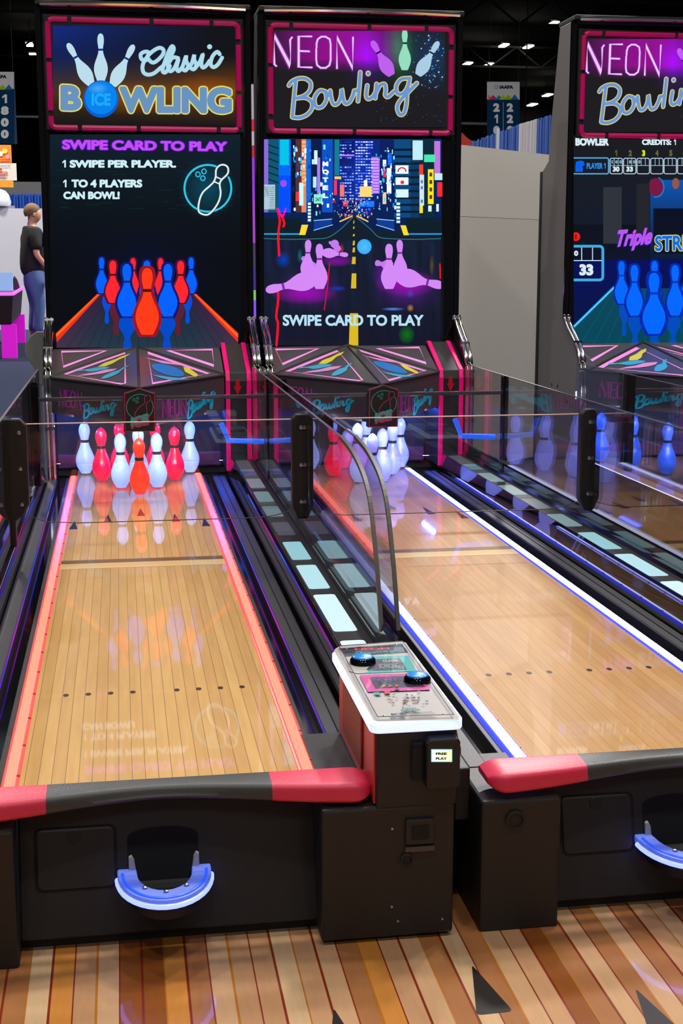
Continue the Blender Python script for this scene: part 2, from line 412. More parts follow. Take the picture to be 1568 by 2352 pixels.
def pic_classic_screen(fn):
    p = Pic(fn, NY, (80,300,2.9037,2.9037)); random.seed(5)
    def bg(u, v):
        t = max(0, 1-v/.55); k = max(0,1-abs(v-.6)/.2)*max(0,1-abs(u-.5)*2.2)
        return (6+7*t, 9+22*t+4*k, 16+26*t+26*k)
    p.grad(100,25,1370,1448,10,14,bg)
    for i in range(46): p.rect(*(lambda x,y,w:(x,y,x+w,y+3))(random.uniform(110,1250), random.uniform(40,520), random.uniform(40,110)), (18,42,50), up=(i==0))
    p.grad(430,1062,1062,1080,4,1,lambda u,v:(10,20,40))
    def fl(u, v):
        e = abs(u-.5)*2
        return (26+70*max(0,e-.5)+10*v, 34+22*v-16*max(0,e-.5), 46+26*v+20*e*(1-v))
    p.up()                      # lane floor (trapezoid)
    for i in range(16):
        for j in range(8):
            q = [((i+a)/16,(j+b)/8) for a,b in ((0,0),(1,0),(1,1),(0,1))]
            def T(u,v): xl = 440+(145-440)*min(1,v*1.28)-(0 if v<.78 else 0); xr = 1055+(1352-1055)*min(1,v*1.28); return (xl+(xr-xl)*u, 1072+376*v)
            p.mb.face([p.P(T(*k)) for k in q], [fl(*k) for k in q])
    for k in range(1,18):
        u = k/18; p.poly([(440+615*u,1075),(442+615*u,1075),(148+1204*u+4,1448),(148+1204*u,1448)], (22,38,50), up=(k==1))
    p.poly([(436,1070),(444,1085),(146,1412),(140,1352)], (235,52,22)); p.poly([(438,1073),(441,1080),(143,1378),(140,1358)], (255,104,30))
    p.poly([(1058,1072),(1050,1086),(1354,1412),(1356,1350)], (235,52,22)); p.poly([(1057,1075),(1053,1081),(1354,1382),(1355,1360)], (255,104,30))
    B=(0,98,255); R=(255,38,44); BG=(8,22,116); RG=(84,8,56)
    for x,w in ((480,62),(1018,62)): p.pin((x,1290),(x,1085),w,(0,78,215))
    for x,w in ((540,80),(955,80)): p.pin((x,1365),(x,1140),w,(96,30,48))
    for x,w in ((617,118),(880,118)): p.pin((x,1470),(x,1228),w,(0,74,200))
    for x,y0,y1,w,c in ((445,845,1085,66,B),(655,850,1095,66,R),(838,850,1095,66,R),(1042,845,1085,66,B)): p.pin((x,y0),(x,y1),w*1.15,c,(14,16,60),BG if c==B else RG)
    for x,y0,y1,w,c in ((520,866,1148,100,R),(747,866,1150,100,B),(972,868,1148,100,R)): p.pin((x,y0),(x,y1),w,c,(60,10,40),BG if c==B else RG)
    for x in (613,887): p.pin((x,888),(x,1240),126,B,(0,40,130),BG)
    p.pin((749,915),(749,1362),156,(255,60,22),(70,10,10),(150,20,40))
    for off, c in ((.115,(70,14,170)),(.055,(198,74,244))): p.text('SWIPE CARD TO PLAY',(182,60),(1282,74),(182,126),c,off,.055)
    W=(206,240,246)
    p.one(184,197,207,246,W); p.tbox('SWIPE PER PLAYER.',232,196,942,248,W,.04); p.one(189,328,211,378,W); p.tbox('TO 4 PLAYERS',244,326,716,380,W,.04); p.tbox('CAN BOWL!',190,406,566,458,W,.04)
    p.glow(1153,385,200,205,(0,110,140),.35)
    for a0,a1 in ((62,290),(-28,58)): p.stroke(circ(1153,385,156,156,a0,a1), 13, (46,200,232), smooth=False)
    p.up()
    for x,y in ((1127,272),(1087,292),(1120,318)): p.stroke(circ(x,y,15,16,0,345,14), 7, (46,200,232), True, False, up=False)
    o = [(1208,262),(1228,235),(1258,228),(1284,243),(1289,275),(1275,300),(1245,328),(1232,358),(1238,420),(1222,480),(1182,538),(1143,562),(1093,540),(1096,470),(1120,412),(1165,370),(1192,342),(1205,308)]
    p.stroke(o, 17, (70,90,100), True); p.stroke(o, 10, (236,246,250), True)
    p.up(); p.stroke([(1206,308),(1246,326)],8,(236,246,250),smooth=False,up=False); p.stroke([(1193,340),(1233,357)],8,(236,246,250),smooth=False,up=False)
    return p
def pic_city_screen(fn):
    p = Pic(fn, NY, (560,300,2.9037,2.9037)); random.seed(11)
    def bg(u, v):
        if v < .45: return (4,14+18*(1-v),52+62*(1-v*1.8))
        g = max(0,1-abs(u-.22)/.2)+max(0,1-abs(u-.82)/.2); m = g*max(0,1-abs(v-.72)/.13)
        return (12+46*m, 15+8*(1-m)+6*max(0,1-abs(v-.55)*6), 26+16*(1-v)+58*m)
    p.grad(134,56,1318,1432,16,26,bg)
    def R(x0,y0,x1,y1,c,up=False): p.rect(x0,y0,x1,y1,c,up)
    p.up()                                     # towers in the middle
    R(636,66,736,560,(6,14,78)); R(740,66,850,560,(10,30,130)); R(850,175,905,420,(150,90,220)); R(905,60,1000,470,(6,24,80)); R(600,60,636,300,(10,110,120))
    p.up()
    for x in range(640,735,16):
        for y in range(72,470,21):
            if random.random() < .72: R(x,y,x+12,y+9,random.choice([(130,170,255),(90,140,250),(180,205,255),(20,50,160)]))
    for x in range(744,850,17):
        for y in range(72,470,19):
            if random.random() < .8: R(x,y,x+13,y+8,random.choice([(170,200,255),(120,160,255),(90,130,250),(210,225,255)]))
    for y in range(185,410,20): R(858,y,898,y+8,(205,160,255))
    R(640,186,735,230,(8,10,40),True); R(636,160,735,170,(190,110,255))
    p.up()                                     # left street side
    for x0,x1,c in ((134,162,(120,90,190)),(162,232,(8,74,96)),(232,312,(0,92,220)),(312,345,(4,16,40)),(345,384,(70,40,50)),(384,414,(205,120,70)),(414,446,(8,90,190)),(446,520,(4,22,62)),(520,592,(6,70,170)),(592,604,(10,30,70))):
        R(x0,58,x1,545,c)
    p.up()
    for y in range(90,330,46): p.poly([(162,y),(232,y+26),(232,y+34),(162,y+8)], (3,30,44), False)
    R(240,60,300,230,(0,170,200)); R(232,300,312,540,(0,66,225)); R(134,360,208,525,(150,175,190)); R(134,372,166,440,(40,50,60))
    for y in range(375,520,14): R(170,y,204,y+5,(70,90,110))
    p.up(); p.disc(264,352,22,24,(130,70,230),14,False)
    for y in range(70,380,26): R(386,y,412,y+14,(240,160,100))
    for i in range(70):
        x=random.uniform(318,600); y=random.uniform(70,540); R(x,y,x+random.uniform(4,14),y+random.uniform(8,34),random.choice([(120,200,240),(20,120,220),(180,225,250),(0,60,150),(240,250,255),(0,150,210)]),i%12==0)
    for x0,y0,x1,y1,c in ((468,132,490,225,(190,225,245)),(488,180,508,420,(150,110,210)),(460,308,484,380,(160,205,230)),(368,350,396,500,(175,220,245)),(345,408,368,470,(220,40,40)),(600,330,620,430,(225,40,50)),(640,360,668,440,(250,110,50)),(604,306,648,324,(240,190,30)),(466,424,522,486,(120,210,190)),(420,476,450,612,(10,40,80))): R(x0,y0,x1,y1,c,True)
    p.up()
    for y in range(480,610,22): R(426,y,446,y+15,(190,225,245))
    for i,ch in enumerate('MOTEL'): p.tbox(ch,524,206+i*53,562,238+i*53,(226,242,255),.04)
    p.tbox('24/7',476,446,514,472,(20,90,80),.02)
    p.up()                                     # right street side
    R(1000,60,1110,580,(6,62,110)); R(1110,60,1170,580,(6,48,84)); R(1170,60,1268,580,(4,34,50)); R(1268,70,1308,290,(170,100,190))
    p.up()
    for y in range(120,580,46): R(1000,y,1170,y+15,(4,22,40))
    for x0,y0,x1,y1,c in ((1010,232,1096,288,(210,228,240)),(1010,312,1096,362,(205,222,238)),(1012,392,1096,446,(190,215,235)),(1124,66,1192,196,(165,205,215)),(1168,226,1194,294,(225,50,40)),(1170,294,1200,500,(180,200,215)),(1226,258,1264,490,(222,200,24)),(1288,345,1322,440,(222,36,40)),(1170,500,1192,550,(226,196,40)),(1228,500,1250,540,(190,215,235)),(1282,490,1298,540,(210,230,245)),(1200,160,1275,210,(60,200,150)),(1270,285,1322,330,(170,205,215)),(952,250,982,420,(205,232,246)),(928,256,948,310,(230,40,60)),(925,195,948,238,(200,230,245)),(958,150,985,230,(20,90,220)),(924,412,948,490,(225,180,130)),(772,372,850,442,(245,205,60)),(800,330,822,372,(250,245,220)),(770,470,868,508,(20,110,235)),(660,470,690,505,(245,50,30))): R(x0,y0,x1,y1,c,True)
    p.disc(1055,345,13,13,(215,40,40),12); p.stroke(circ(1053,272,26,24,180,360,10),9,(170,40,60),smooth=False)
    p.up()
    for y in (280,330,380,430): R(1236,y,1254,y+26,(60,60,20))
    for y in (330,370,460): R(1178,y,1192,y+22,(90,110,130))
    for y in range(480,620,24): R(1016,y,1040,y+16,(180,220,245))
    for i in range(60):
        x=random.uniform(875,1010); y=random.uniform(70,560); R(x,y,x+random.uniform(4,12),y+random.uniform(6,30),random.choice([(120,200,240),(20,120,220),(200,232,250),(0,60,160),(30,180,200)]),i%12==0)
    p.glow(735,320,230,300,(30,70,235),.32)
    for i in range(230):                        # lights crowding at the far end of the street
        x=random.gauss(735,60); y=random.uniform(455,575)
        if abs(x-735) < 150 and (y < 540 or abs(x-735) > 8): s=random.uniform(3,8); R(x,y,x+s,y+s*random.uniform(.7,2.2),random.choice([(225,50,36),(225,160,50),(80,180,205),(210,210,220),(30,110,210),(6,12,30),(6,12,30),(6,12,30),(10,40,90),(20,140,130)]),i%30==0)
    # road
    p.poly([(735,570),(600,690),(470,708),(134,715),(134,1432),(1318,1432),(1318,715),(1000,708),(880,690)], (12,24,36))
    def road(u, v):
        g = max(0,1-abs(u-.26)/.2)+max(0,1-abs(u-.80)/.2); m = g*max(0,1-abs(v-.47)/.2); n=.5+.5*math.sin(u*37+v*5)*math.sin(u*91)
        return (13+66*m+5*n, 18+13*n*(1-v), 34+22*(1-v)*n+84*m)
    p.grad(136,735,1316,1430,40,16,road)
    p.poly([(134,585),(380,585),(400,700),(134,700)],(8,24,34)); p.poly([(1318,585),(1085,585),(1060,700),(1318,700)],(8,24,34))
    p.poly([(466,605),(585,590),(585,620),(466,665)],(12,50,130)); p.poly([(1000,605),(885,590),(885,620),(1000,665)],(12,50,130))
    p.up()
    for y in (690,): R(134,y-5,370,y+4,(30,150,200)); R(1090,y-5,1318,y+4,(30,140,210))
    for a,b in (((466,600),(585,590)),((466,665),(590,628)),((1000,600),(885,590)),((1000,665),(882,628))): p.stroke([a,b],5,(130,190,250),smooth=False,up=False)
    p.poly([(384,628),(428,628),(408,696),(368,696)],(225,190,40)); p.poly([(1042,632),(1078,632),(1098,698),(1064,698)],(225,190,40))
    p.stroke([(134,720),(300,725),(470,722),(560,712),(640,660),(725,578)],6,(40,96,110)); p.stroke([(1318,720),(1150,725),(1000,722),(900,710),(840,655),(748,578)],6,(40,96,110))
    p.stroke([(640,606),(720,570)],9,(230,170,70),smooth=False); p.stroke([(825,606),(752,570)],9,(230,170,70),smooth=False)
    p.up()
    for y0,y1,w in ((600,620,6),(640,655,8),(690,705,10),(735,765,12),(780,812,14),(842,890,22),(952,1052,30),(1218,1432,54)): p.poly([(733-w/2,y0),(733+w/2,y0),(730+w*.58,y1),(730-w*.58,y1)],(190,160,30),False)
    for x0,y0,x1,y1,c in ((1046,1318,1122,1404,(10,120,20)),(360,800,384,870,(10,110,130)),(1240,850,1262,950,(90,80,20)),(640,765,662,830,(190,50,30)),(1092,1165,1124,1200,(190,130,50)),(940,1182,1046,1198,(90,140,250)),(1092,1068,1126,1110,(10,70,190)),(585,1040,665,1066,(10,60,190)),(225,820,296,900,(0,66,190))): p.glow((x0+x1)/2,(y0+y1)/2,(x1-x0)*.75,(y1-y0)*.75,c,.9)
    p.glow(400,1085,220,75,(170,0,190),.85); p.glow(620,870,110,40,(150,0,190),.7); p.glow(1080,1020,210,90,(170,0,190),.85); p.glow(930,960,80,110,(120,10,190),.5)
    for pts in ([(222,522),(238,600),(228,700),(234,832)],[(222,1040),(228,1120),(215,1240),(226,1290),(216,1432)],[(250,560),(268,615),(262,640)]): p.stroke(pts,14,(250,10,30))
    p.stroke([(570,880),(560,1000),(535,1195)],7,(190,10,30)); p.stroke([(1305,890),(1308,985)],10,(200,10,20)); p.stroke([(225,520),(255,575),(278,520)],9,(255,0,190))
    P=(184,118,214); D=(106,36,134); P2=(170,104,204)
    p.pin((566,740),(640,800),46,P2); p.disc(604,756,28,28,P2); p.pin((694,830),(520,812),66,P,D)
    p.pin((386,842),(470,930),70,P2); p.pin((428,728),(420,985),92,P,D); p.pin((144,1066),(490,985),124,P,D); p.pin((502,754),(504,1056),106,P,D)
    p.pin((872,880),(990,905),86,P2); p.pin((1036,728),(1042,988),92,P,D); p.pin((1330,1036),(1010,965),124,P,D); p.pin((966,754),(966,1056),108,P,D)
    p.disc(801,774,48,50,(40,150,235),30); p.glow(801,774,46,48,(110,200,255),.6)
    p.rect(1312,700,1330,1432,(12,12,14))
    p.tbox('SWIPE CARD TO PLAY',258,1228,1196,1302,(158,194,212),.026)
    return p
def pic_score_screen(fn):
    p = Pic(fn, NY, (1040,280,2.9697,2.9697)); random.seed(8)
    x0, x1 = 822, 2020; p.clip = (822,92,2020,1528)
    p.grad(x0,92,x1,1530,8,14,lambda u,v:(24-14*v, 26-4*v, 30+26*v))
    p.grad(1345,395,x1,960,6,6,lambda u,v:(10-5*v,84-62*v,176-130*v)); p.disc(1382,445,50,62,(120,22,66)); p.stroke(circ(1382,445,56,68,-70,100,12),7,(40,130,200),smooth=False); p.disc(1518,420,24,38,(150,86,66))
    p.grad(x0,700,1345,1130,4,4,lambda u,v:(10,14+6*v,26+24*v)); p.rect(1366,590,x1,900,(8,14,34)); p.rect(1024,445,1150,830,(46,50,58)); p.rect(1250,420,1340,760,(34,36,42))  # dark right-hand block paints a room reflection into the picture
    p.grad(x0,940,x1,1530,8,8,lambda u,v:(4,12+10*v,60+30*(1-v)))
    p.poly([(1095,1135),(1800,1135),(2050,1400),(2050,1530),(812,1530),(820,1400)],(6,70,90)); 
    p.up()
    for k in range(14): p.stroke([(1105+k*52,1140),(860+k*88,1528)],4,(8,90,104),smooth=False,up=False)
    p.stroke([(1095,1130),(816,1405)],20,(20,120,200),smooth=False); p.stroke([(1095,1132),(816,1404)],9,(90,220,250),smooth=False)
    W=(216,236,244); C=(90,176,226)
    p.tbox('BOWLER',834,108,1062,163,W,.045); p.tbox('CREDITS:',1288,118,1488,158,W,.04); p.one(1506,118,1519,158,W)
    p.one(1104,192,1118,234,(98,104,46))
    for i,x in enumerate((1208,1299,1390,1484,1576)): p.tbox(str(i+2),x-11,192,x+11,234,(214,232,30) if i==1 else (98,104,46),.045)
    def rr(a,b,c,d,r,w,col): p.stroke([(x,z) for x,z in rrect(a,b,c,d,r,4)],w,col,True,False)
    rr(800,246,1060,354,12,8,C); p.poly([(838,272),(868,264),(890,268),(898,292),(884,300),(884,340),(834,340),(834,300)],(0,96,240)); p.tbox('PLAYER',910,280,1020,320,(40,140,236),.03); p.one(1028,281,1040,319,(40,140,236))
    for i,x in enumerate((1070,1162,1254,1347,1438,1530)):
        rr(x,248,x+84,354,12,5,(196,222,238)); p.up()
        for q in ((28,56) if i in (0,1,2,4) else (30,58)): p.stroke([(x+q,252),(x+q,296)],4,(150,190,220),smooth=False,up=False)
        p.stroke([(x+4,298),(x+80,298)],4,(150,190,220),smooth=False,up=False)
    p.tbox('30',1088,304,1134,340,W,.04); p.tbox('33',1180,304,1226,340,W,.04)
    for t,x in (('X',1077),('0',1106),('0',1134),('8',1199),('0',1227),('0',1262)): p.tbox(t,x,262,x+14,284,(170,205,225),.02)
    p.disc(836,783,30,30,(240,30,20)); p.tbox('1',833,768,840,800,(60,0,0),.05)
    rr(740,848,1020,1078,22,18,(66,170,226)); p.up()
    for a,b in (((820,946),(1012,946)),((876,860),(876,944)),((950,860),(950,944))): p.stroke([a,b],6,(190,220,240),smooth=False,up=False)
    p.tbox('33',860,970,955,1048,W,.045); p.tbox('0',824,878,852,914,W,.04)
    for d,c in ((6,(40,30,190)),(0,(188,84,240))): p.text('Triple',(1128-d,742+d),(1372-d,722+d),(1090-d,884+d),c,.05,.02)
    p.text('STRIKE',(1374,776),(1714,768),(1374,884),(226,214,96),.075,.04); p.text('STRIKE',(1374,776),(1714,768),(1374,884),(0,110,240),.03,.04)
    B=(0,104,255)
    for x,w in ((1165,70),(1240,100),(1370,150),(1500,100),(1580,70)): p.pin((x,1550 if w>80 else 1460),(x,1230 if w<80 else 1300),w,(0,76,190))
    for x,y0,y1,w in ((1147,950,1240,92),(1372,948,1260,92),(1600,950,1240,92),(1235,975,1322,112),(1512,975,1322,112),(1368,1028,1446,156)): p.pin((x,y0),(x,y1),w,B,(0,60,190),(0,40,170))
    return p
def build_machine(idx, dx, label, lane_m, led, ledcore, win_s, pinlight, pinlight_e):
    org = ORG; root = empty('bowling_machine', ORG+Vector((dx,0,0)), label, 'arcade game', 'arcade bowling machines standing side by side')
    def bx(n, a, b, m, bevel=.006, par=None): return box(n, a, b, m, par or root, org, bevel)
    # ---- cabinet
    prof = [(FY,3.03),(FY,1.27),(8.385,1.215),(8.16,1.085),(8.07,.95),(8.07,0),(8.97,0),(8.97,2.16),(8.82,2.23),(8.79,2.45),(8.655,3.03)]
    for x0, x1 in ((-.43,-.405),(.775,.80)):
        sd = MB().prism(prof,'x',x0,x1).build('side_panel', GREYSIDE if (idx == 2) else BLACKM, root, org, .004)
        xs = x0-.001 if x0 < 0 else x1+.001
        e = MB(); q=[(y+.0,z) for y,z in prof]
        e.prism([(8.93,.02),(8.985,.02),(8.985,2.17),(8.945,2.17)],'x',x0-.004,x1+.004)
        e.build('back_edge_trim', BLACKM, sd, org)
        f = MB().prism([(y-.012,z) for y,z in prof[:6]]+[(y+.012,z) for y,z in prof[:6]][::-1],'x',x0-.004,x1+.004).build('front_edge_trim', GLOSSB, sd, org, .003)
        if idx == 2 and x0 < 0:
            for yy,zz in ((8.5,.80),(8.62,.80),(8.30,.72),(8.18,.62)):
                MB().lathe([(.0,0),(.012,0),(.010,.006),(0,.006)],(x0-.001,yy,zz),12,'x').build('bolt', BLACKM, sd, org)
    bx('back_panel', (-.405,8.52,0),(.775,8.58,3.0), BLACKM)
    bx('front_board', (-.405,FY+.02,1.05),(.775,FY+.06,3.02), BLACKM)
    tp = bx('top_cap', (-.43,8.36,3.03),(.80,8.68,3.06), BLACKM)
    MB().tube([(-.40+.0585*k, 8.36-.02*math.sin(math.pi*k/20), 3.035+.006*math.sin(math.pi*k/20)) for k in range(21)], .016, 8).build('chrome_rail', CHROME, tp, org, smooth=True)
    # coloured emissive edge strip between cabinets
    if idx == 0:
        el = MB(); cols = [((170,160,165),2.62,2.42),((210,40,60),2.42,2.35),((180,175,180),2.35,2.27),((190,40,70),2.27,2.2),((150,60,220),2.2,1.95),((165,70,200),1.95,1.7),((70,60,90),1.7,1.55),((60,50,140),1.55,1.42),((120,200,90),1.42,1.36),((140,80,250),1.36,1.26)]
        for c,z1,z0 in cols:
            for a,b in (((.805,FY-.03),(.816,FY-.03)),((.816,FY-.03),(.816,FY)),((.805,FY),(.805,FY-.03))):
                el.face([(a[0],a[1],z0),(b[0],b[1],z0),(b[0],b[1],z1),(a[0],a[1],z1)], c)
        el.build('edge_strip', SCRATT, root, org)
    # ---- marquee
    A = on(106,40,'y',FY); B = on(553,304,'y',FY); mx0, mx1, mz0, mz1 = A.x+.008, B.x-.012, B.z+.01, A.z-.012
    mq = bx('marquee', (mx0-.03,FY-.03,mz0-.018),(mx1+.03,FY+.02,mz1+.03), BLACKM, .01)
    path = rrect(mx0,mz0,mx1,mz1,.03,4); nb = MB()
    per = [Vector((x,z)) for x,z in path]; per.append(per[0]); tot = sum((per[i+1]-per[i]).length for i in range(len(per)-1))
    gaps = []
    w_, h_ = mx1-mx0, mz1-mz0
    ticks = [(mx0+.11*w_,mz1),(mx0+.54*w_,mz1),(mx0+.86*w_,mz1),(mx0+.15*w_,mz0),(mx0+.46*w_,mz0),(mx0+.89*w_,mz0),(mx0,mz0+.62*h_),(mx0,mz0+.13*h_),(mx1,mz0+.83*h_),(mx1,mz0+.35*h_)]
    dense = []
    for i in range(len(per)-1):
        n = max(1, int((per[i+1]-per[i]).length/.008))
        for k in range(n): dense.append(per[i].lerp(per[i+1], k/n))
    run = []; runs = []
    for q in dense+[dense[0]]:
        if any((q-Vector(t)).length < .009 for t in ticks):
            if len(run) > 1: runs.append(run)
            run = []
        else: run.append(q)
    if len(run) > 1: runs.append(run)
    for r_ in runs: nb.tube([(q.x, FY-.032, q.y) for q in r_], .0155, 8)
    nb.build('neon_border', NEONB, mq, org, smooth=True)
    mfn = plane_map(Vector((0,FY-.034,0)), NY, 0 if idx == 0 else 1.28)
    (pic_classic_marquee if idx == 0 else pic_neon_marquee)(mfn).build('marquee_picture', [SCRATT,SCRALP], mq, org)
    # ---- screen
    sb = bx('screen', (-.40,FY-.012,1.07),(.77,FY+.02,2.315), GLOSSB, .004)
    sfn = plane_map(Vector((0,FY-.014,0)), NY, (0,1.28,3.197)[idx])
    (pic_classic_screen,pic_city_screen,pic_score_screen)[idx](sfn).build('screen_picture', [attr_mat('city_picture',True,False,1.4,.1) if idx == 1 else SCRATT,SCRALP], sb, org)
    # ---- chrome rails on lower side edges
    for x in (-.418,.788):
        ch = MB()
        pth = catmull([(8.405,1.26),(8.37,1.215),(8.14,1.07),(8.048,.94),(8.042,.7),(8.042,.34)], False, 6)
        for d in (-.013,.013): ch.tube([(x+d, p.x, p.y) for p in pth], .013, 10)
        for z in (1.245,1.09,.93,.64): ch.tube([(x-.027, *(min(pth, key=lambda q: abs(q.y-z)))), (x+.027, *(min(pth, key=lambda q: abs(q.y-z))))], .0155, 8)
        ch.build('chrome_edge', CHROME, root, org, smooth=True)
    # ---- canopy over the pins
    BL,BC,BR = Vector((-.40,8.40,1.075)),Vector((.099,8.40,1.08)),Vector((.592,8.40,1.075))
    Lc,Rc,T = Vector((-.40,8.0,.938)),Vector((.588,8.0,.94)),Vector((.087,7.19,.945)); zb=.735
    dn = lambda p: Vector((p.x,p.y,zb))
    cm = MB(); V=[BL,BC,BR,Rc,T,Lc]+[dn(p) for p in (BL,BC,BR,Rc,T,Lc)]
    cm.raw(V,[(0,5,1),(5,4,1),(1,4,3),(1,3,2),(5,11,10,4),(4,10,9,3),(0,6,11,5),(3,9,8,2),(0,1,7,6),(1,2,8,7),(6,7,10,11),(7,8,9,10)])
    cn = cm.build('canopy', noisy('canopy_laminate',(62,58,62),(72,68,70),150,.35,.1), root, org)
    gr = MB()
    for a,b,r_ in ((Lc,BC,.012),(Rc,BC,.012),(T,BC,.007),(Lc,T,.007),(T,Rc,.007)): gr.tube([a+Vector((0,0,.0)),b],r_,6)
    gr.build('seam_strip', BLACKM, cn, org)
    def planeart(a,b,c,trf):
        n = (b-a).cross(c-a).normalized()
        if n.dot(CAM-a) < 0: n = -n
        return Pic(plane_map(a+n*.0015, n, 0), n, trf, eps=.0002)
    PK=(255,150,228); YL=(214,200,40); CB=(60,158,196); PP=(214,140,190)
    c3 = (120,780,6.533,6.533); c1 = (60,740,2.7034,2.7034)
    arts = []
    p = planeart(BL,Lc,BC,c3); p.stroke([(138,182),(800,168),(165,408)],21,PK,True,False); arts.append(p)
    p = planeart(Lc,T,BC,c3); p.stroke([(190,520),(1090,200),(1095,655),(1030,665)],20,PK,True,False)
    p.poly([(680,410),(780,350),(930,300),(1050,250),(1180,210),(1090,265),(1000,300),(900,360),(800,400)],YL)
    p.poly([(330,480),(400,450),(500,450),(650,420),(780,405),(870,415),(800,445),(650,475),(560,485),(480,465),(400,475)],CB)
    p.poly([(350,550),(500,515),(650,490),(800,450),(980,435),(900,475),(750,510),(600,530),(480,540)],PP)
    p.poly([(725,590),(780,545),(900,485),(1000,460),(1060,420),(1155,385),(1110,420),(1040,460),(990,510),(880,560),(780,590)],CB); arts.append(p)
    p = planeart(BC,Rc,BR,c1); p.stroke([(880,175),(1155,170),(1165,270)],9,PK,True,False); arts.append(p)
    p = planeart(T,Rc,BC,c1); p.stroke([(755,190),(1130,320),(785,380)],9,PK,True,False); p.disc(880,298,105,30,(20,110,190),24,True,.27)
    p.poly([(735,220),(850,240),(960,262),(990,272),(850,256)],PP); p.poly([(775,325),(880,340),(1020,355),(900,362),(830,345)],CB); p.poly([(975,278),(1010,284),(1068,328),(1050,342),(985,308)],YL); arts.append(p)
    p = planeart(Lc,T,dn(Lc),c3); NC=(230,70,215); BC_=(0,190,228)
    neon_word(p,20,NC,(110,745),(440,800),(108,985)); neon_word(p,7,(50,14,66),(110,745),(440,800),(108,985)); bowling(p,26,BC_,(465,925),(965,905),(455,1185)); arts.append(p)
    p = planeart(T,Rc,dn(T),c1); neon_word(p,9,NC,(846,482),(992,466),(848,590)); neon_word(p,3,(50,14,66),(846,482),(992,466),(848,590)); bowling(p,11,BC_,(1002,470),(1175,405),(996,606)); arts.append(p)
    am = MB()
    for p in arts:
        for f,c in zip(p.mb.f,p.mb.c): am.face([p.mb.v[i] for i in f],c)
    am.build('panel_artwork', PRINT, cn, org)
    # ---- badge
    bp = [(p.x,p.z) for p in (on(x,y,'y',7.13) for x,y in ((284,905),(320,893),(357,905),(357,990),(284,993)))]
    bd = MB().prism(bp,'y',7.13,7.19).build('badge', BLACKM, root, org, .003)
    p = Pic(plane_map(Vector((0,7.1285,0)),NY,0),NY,c3,eps=.0002)
    p.stroke([(1082,800),(1305,735),(1535,800),(1535,1375),(1092,1380)],11,(196,14,84),True,False)
    p.stroke(circ(1312,1010,200,190,60,295),11,(60,168,172),smooth=False); p.stroke(circ(1312,1010,200,190,-28,55),11,(60,168,172),smooth=False); p.up()
    for x,y in ((1226,902),(1280,878),(1270,935)): p.stroke(circ(x,y,18,18,0,345,14),8,(60,168,172),True,False,up=False)
    p.stroke([(1235,1180),(1250,1090),(1310,1010),(1375,965),(1390,930),(1385,880),(1410,840),(1450,835),(1478,870),(1465,915),(1425,945),(1408,985),(1418,1060),(1410,1110)],9,(190,60,130))
    p.text('ICE',(1190,1190),(1450,1130),(1186,1335),(196,60,120),.09,.05); p.text('ICE',(1180,1170),(1440,1105),(1176,1300),(64,170,168),.07,.05)
    p.build('badge_artwork', PRINT, bd, org)
    # ---- ball lift column
    cp = catmull([(8.40,1.10),(8.20,1.02),(8.045,.945),(8.045,.7),(8.045,.37)],False,4); cp = [(8.40,1.10),(8.06,.95),(8.045,.90),(8.045,.37)]
    col = MB().prism(cp+[(8.40,.37)],'x',.596,.772).build('ball_column', BLACK, root, org, .004)
    for x in (.598,.722):
        MB().prism([(y-.012,z+.006) for y,z in cp]+[(y+.01,z-.004) for y,z in cp][::-1],'x',x,x+.026).build('magenta_strip', PINKS, col, org, .003)
    ar = MB(); ar.prism([(.656,.91),(.680,.91),(.680,.87),(.692,.87),(.668,.82),(.644,.87),(.656,.87)],'y',8.036,8.046)
    ar.build('arrow_marker', mat('red_print',(200,10,40),.4), col, org)
    # ---- pit
    bx('pit_back', (-.40,8.46,.30),(.775,8.50,1.08), DARKV, 0)
    bx('pit_cushion', (-.40,8.40,.35),(.595,8.45,.44), mat('maroon_cushion',(70,18,40),.7), .01)
    # ---- lane
    ln = bx('lane', (-.278,3.19,.31),(.410,8.40,.34), lane_m, 0)
    DK=(34,22,14)
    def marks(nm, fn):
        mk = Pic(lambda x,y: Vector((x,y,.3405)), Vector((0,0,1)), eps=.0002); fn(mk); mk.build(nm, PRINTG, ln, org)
    for k in range(9):
        if k != 4: marks('dot_mark', lambda mk: mk.disc(-.189+.0648*k,3.95,.0085,.0135,DK,16,False))
    for x,y in ((-.249,6.64),(-.088,6.79),(.075,6.94),(.242,6.76),(.401-.02,6.62)): marks('arrow_mark', lambda mk: mk.poly([(x-.02,y-.12),(x+.02,y-.12),(x,y+.10)],DK,False))
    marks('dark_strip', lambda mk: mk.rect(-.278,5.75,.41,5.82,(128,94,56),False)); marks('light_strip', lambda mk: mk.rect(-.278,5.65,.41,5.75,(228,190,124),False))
    bx('lane_bed', (-.47,3.22,.04),(.766,8.0,.285), BLACKM, 0)
    for n_,x0,x1 in (('lane_light',-.320,-.276),('lane_light',.408,.454)):
        lt = MB().box((x0,3.19,.30),(x1,8.16,.345)).build(n_, led, root, org, .006)
        c_ = (x0+x1)/2; cw_ = .013 if idx == 0 else .015; MB().box((c_-cw_,3.20,.344),(c_+cw_,8.15,.3475)).build('light_core', ledcore, lt, org)
        k0 = None
        for k in range(20):
            if k0 is None: k0 = MB().box((c_+.013,3.3,.344),(c_+.021,3.308,.3465)).build('clip', mat('clip_dark_red',(120,30,30),.5) if idx == 0 else mat('clip_dark_blue',(40,50,130),.5), lt, org)
            else:
                q_ = k0.copy(); COL.objects.link(q_); q_.location = (0, k*.22*S, 0)
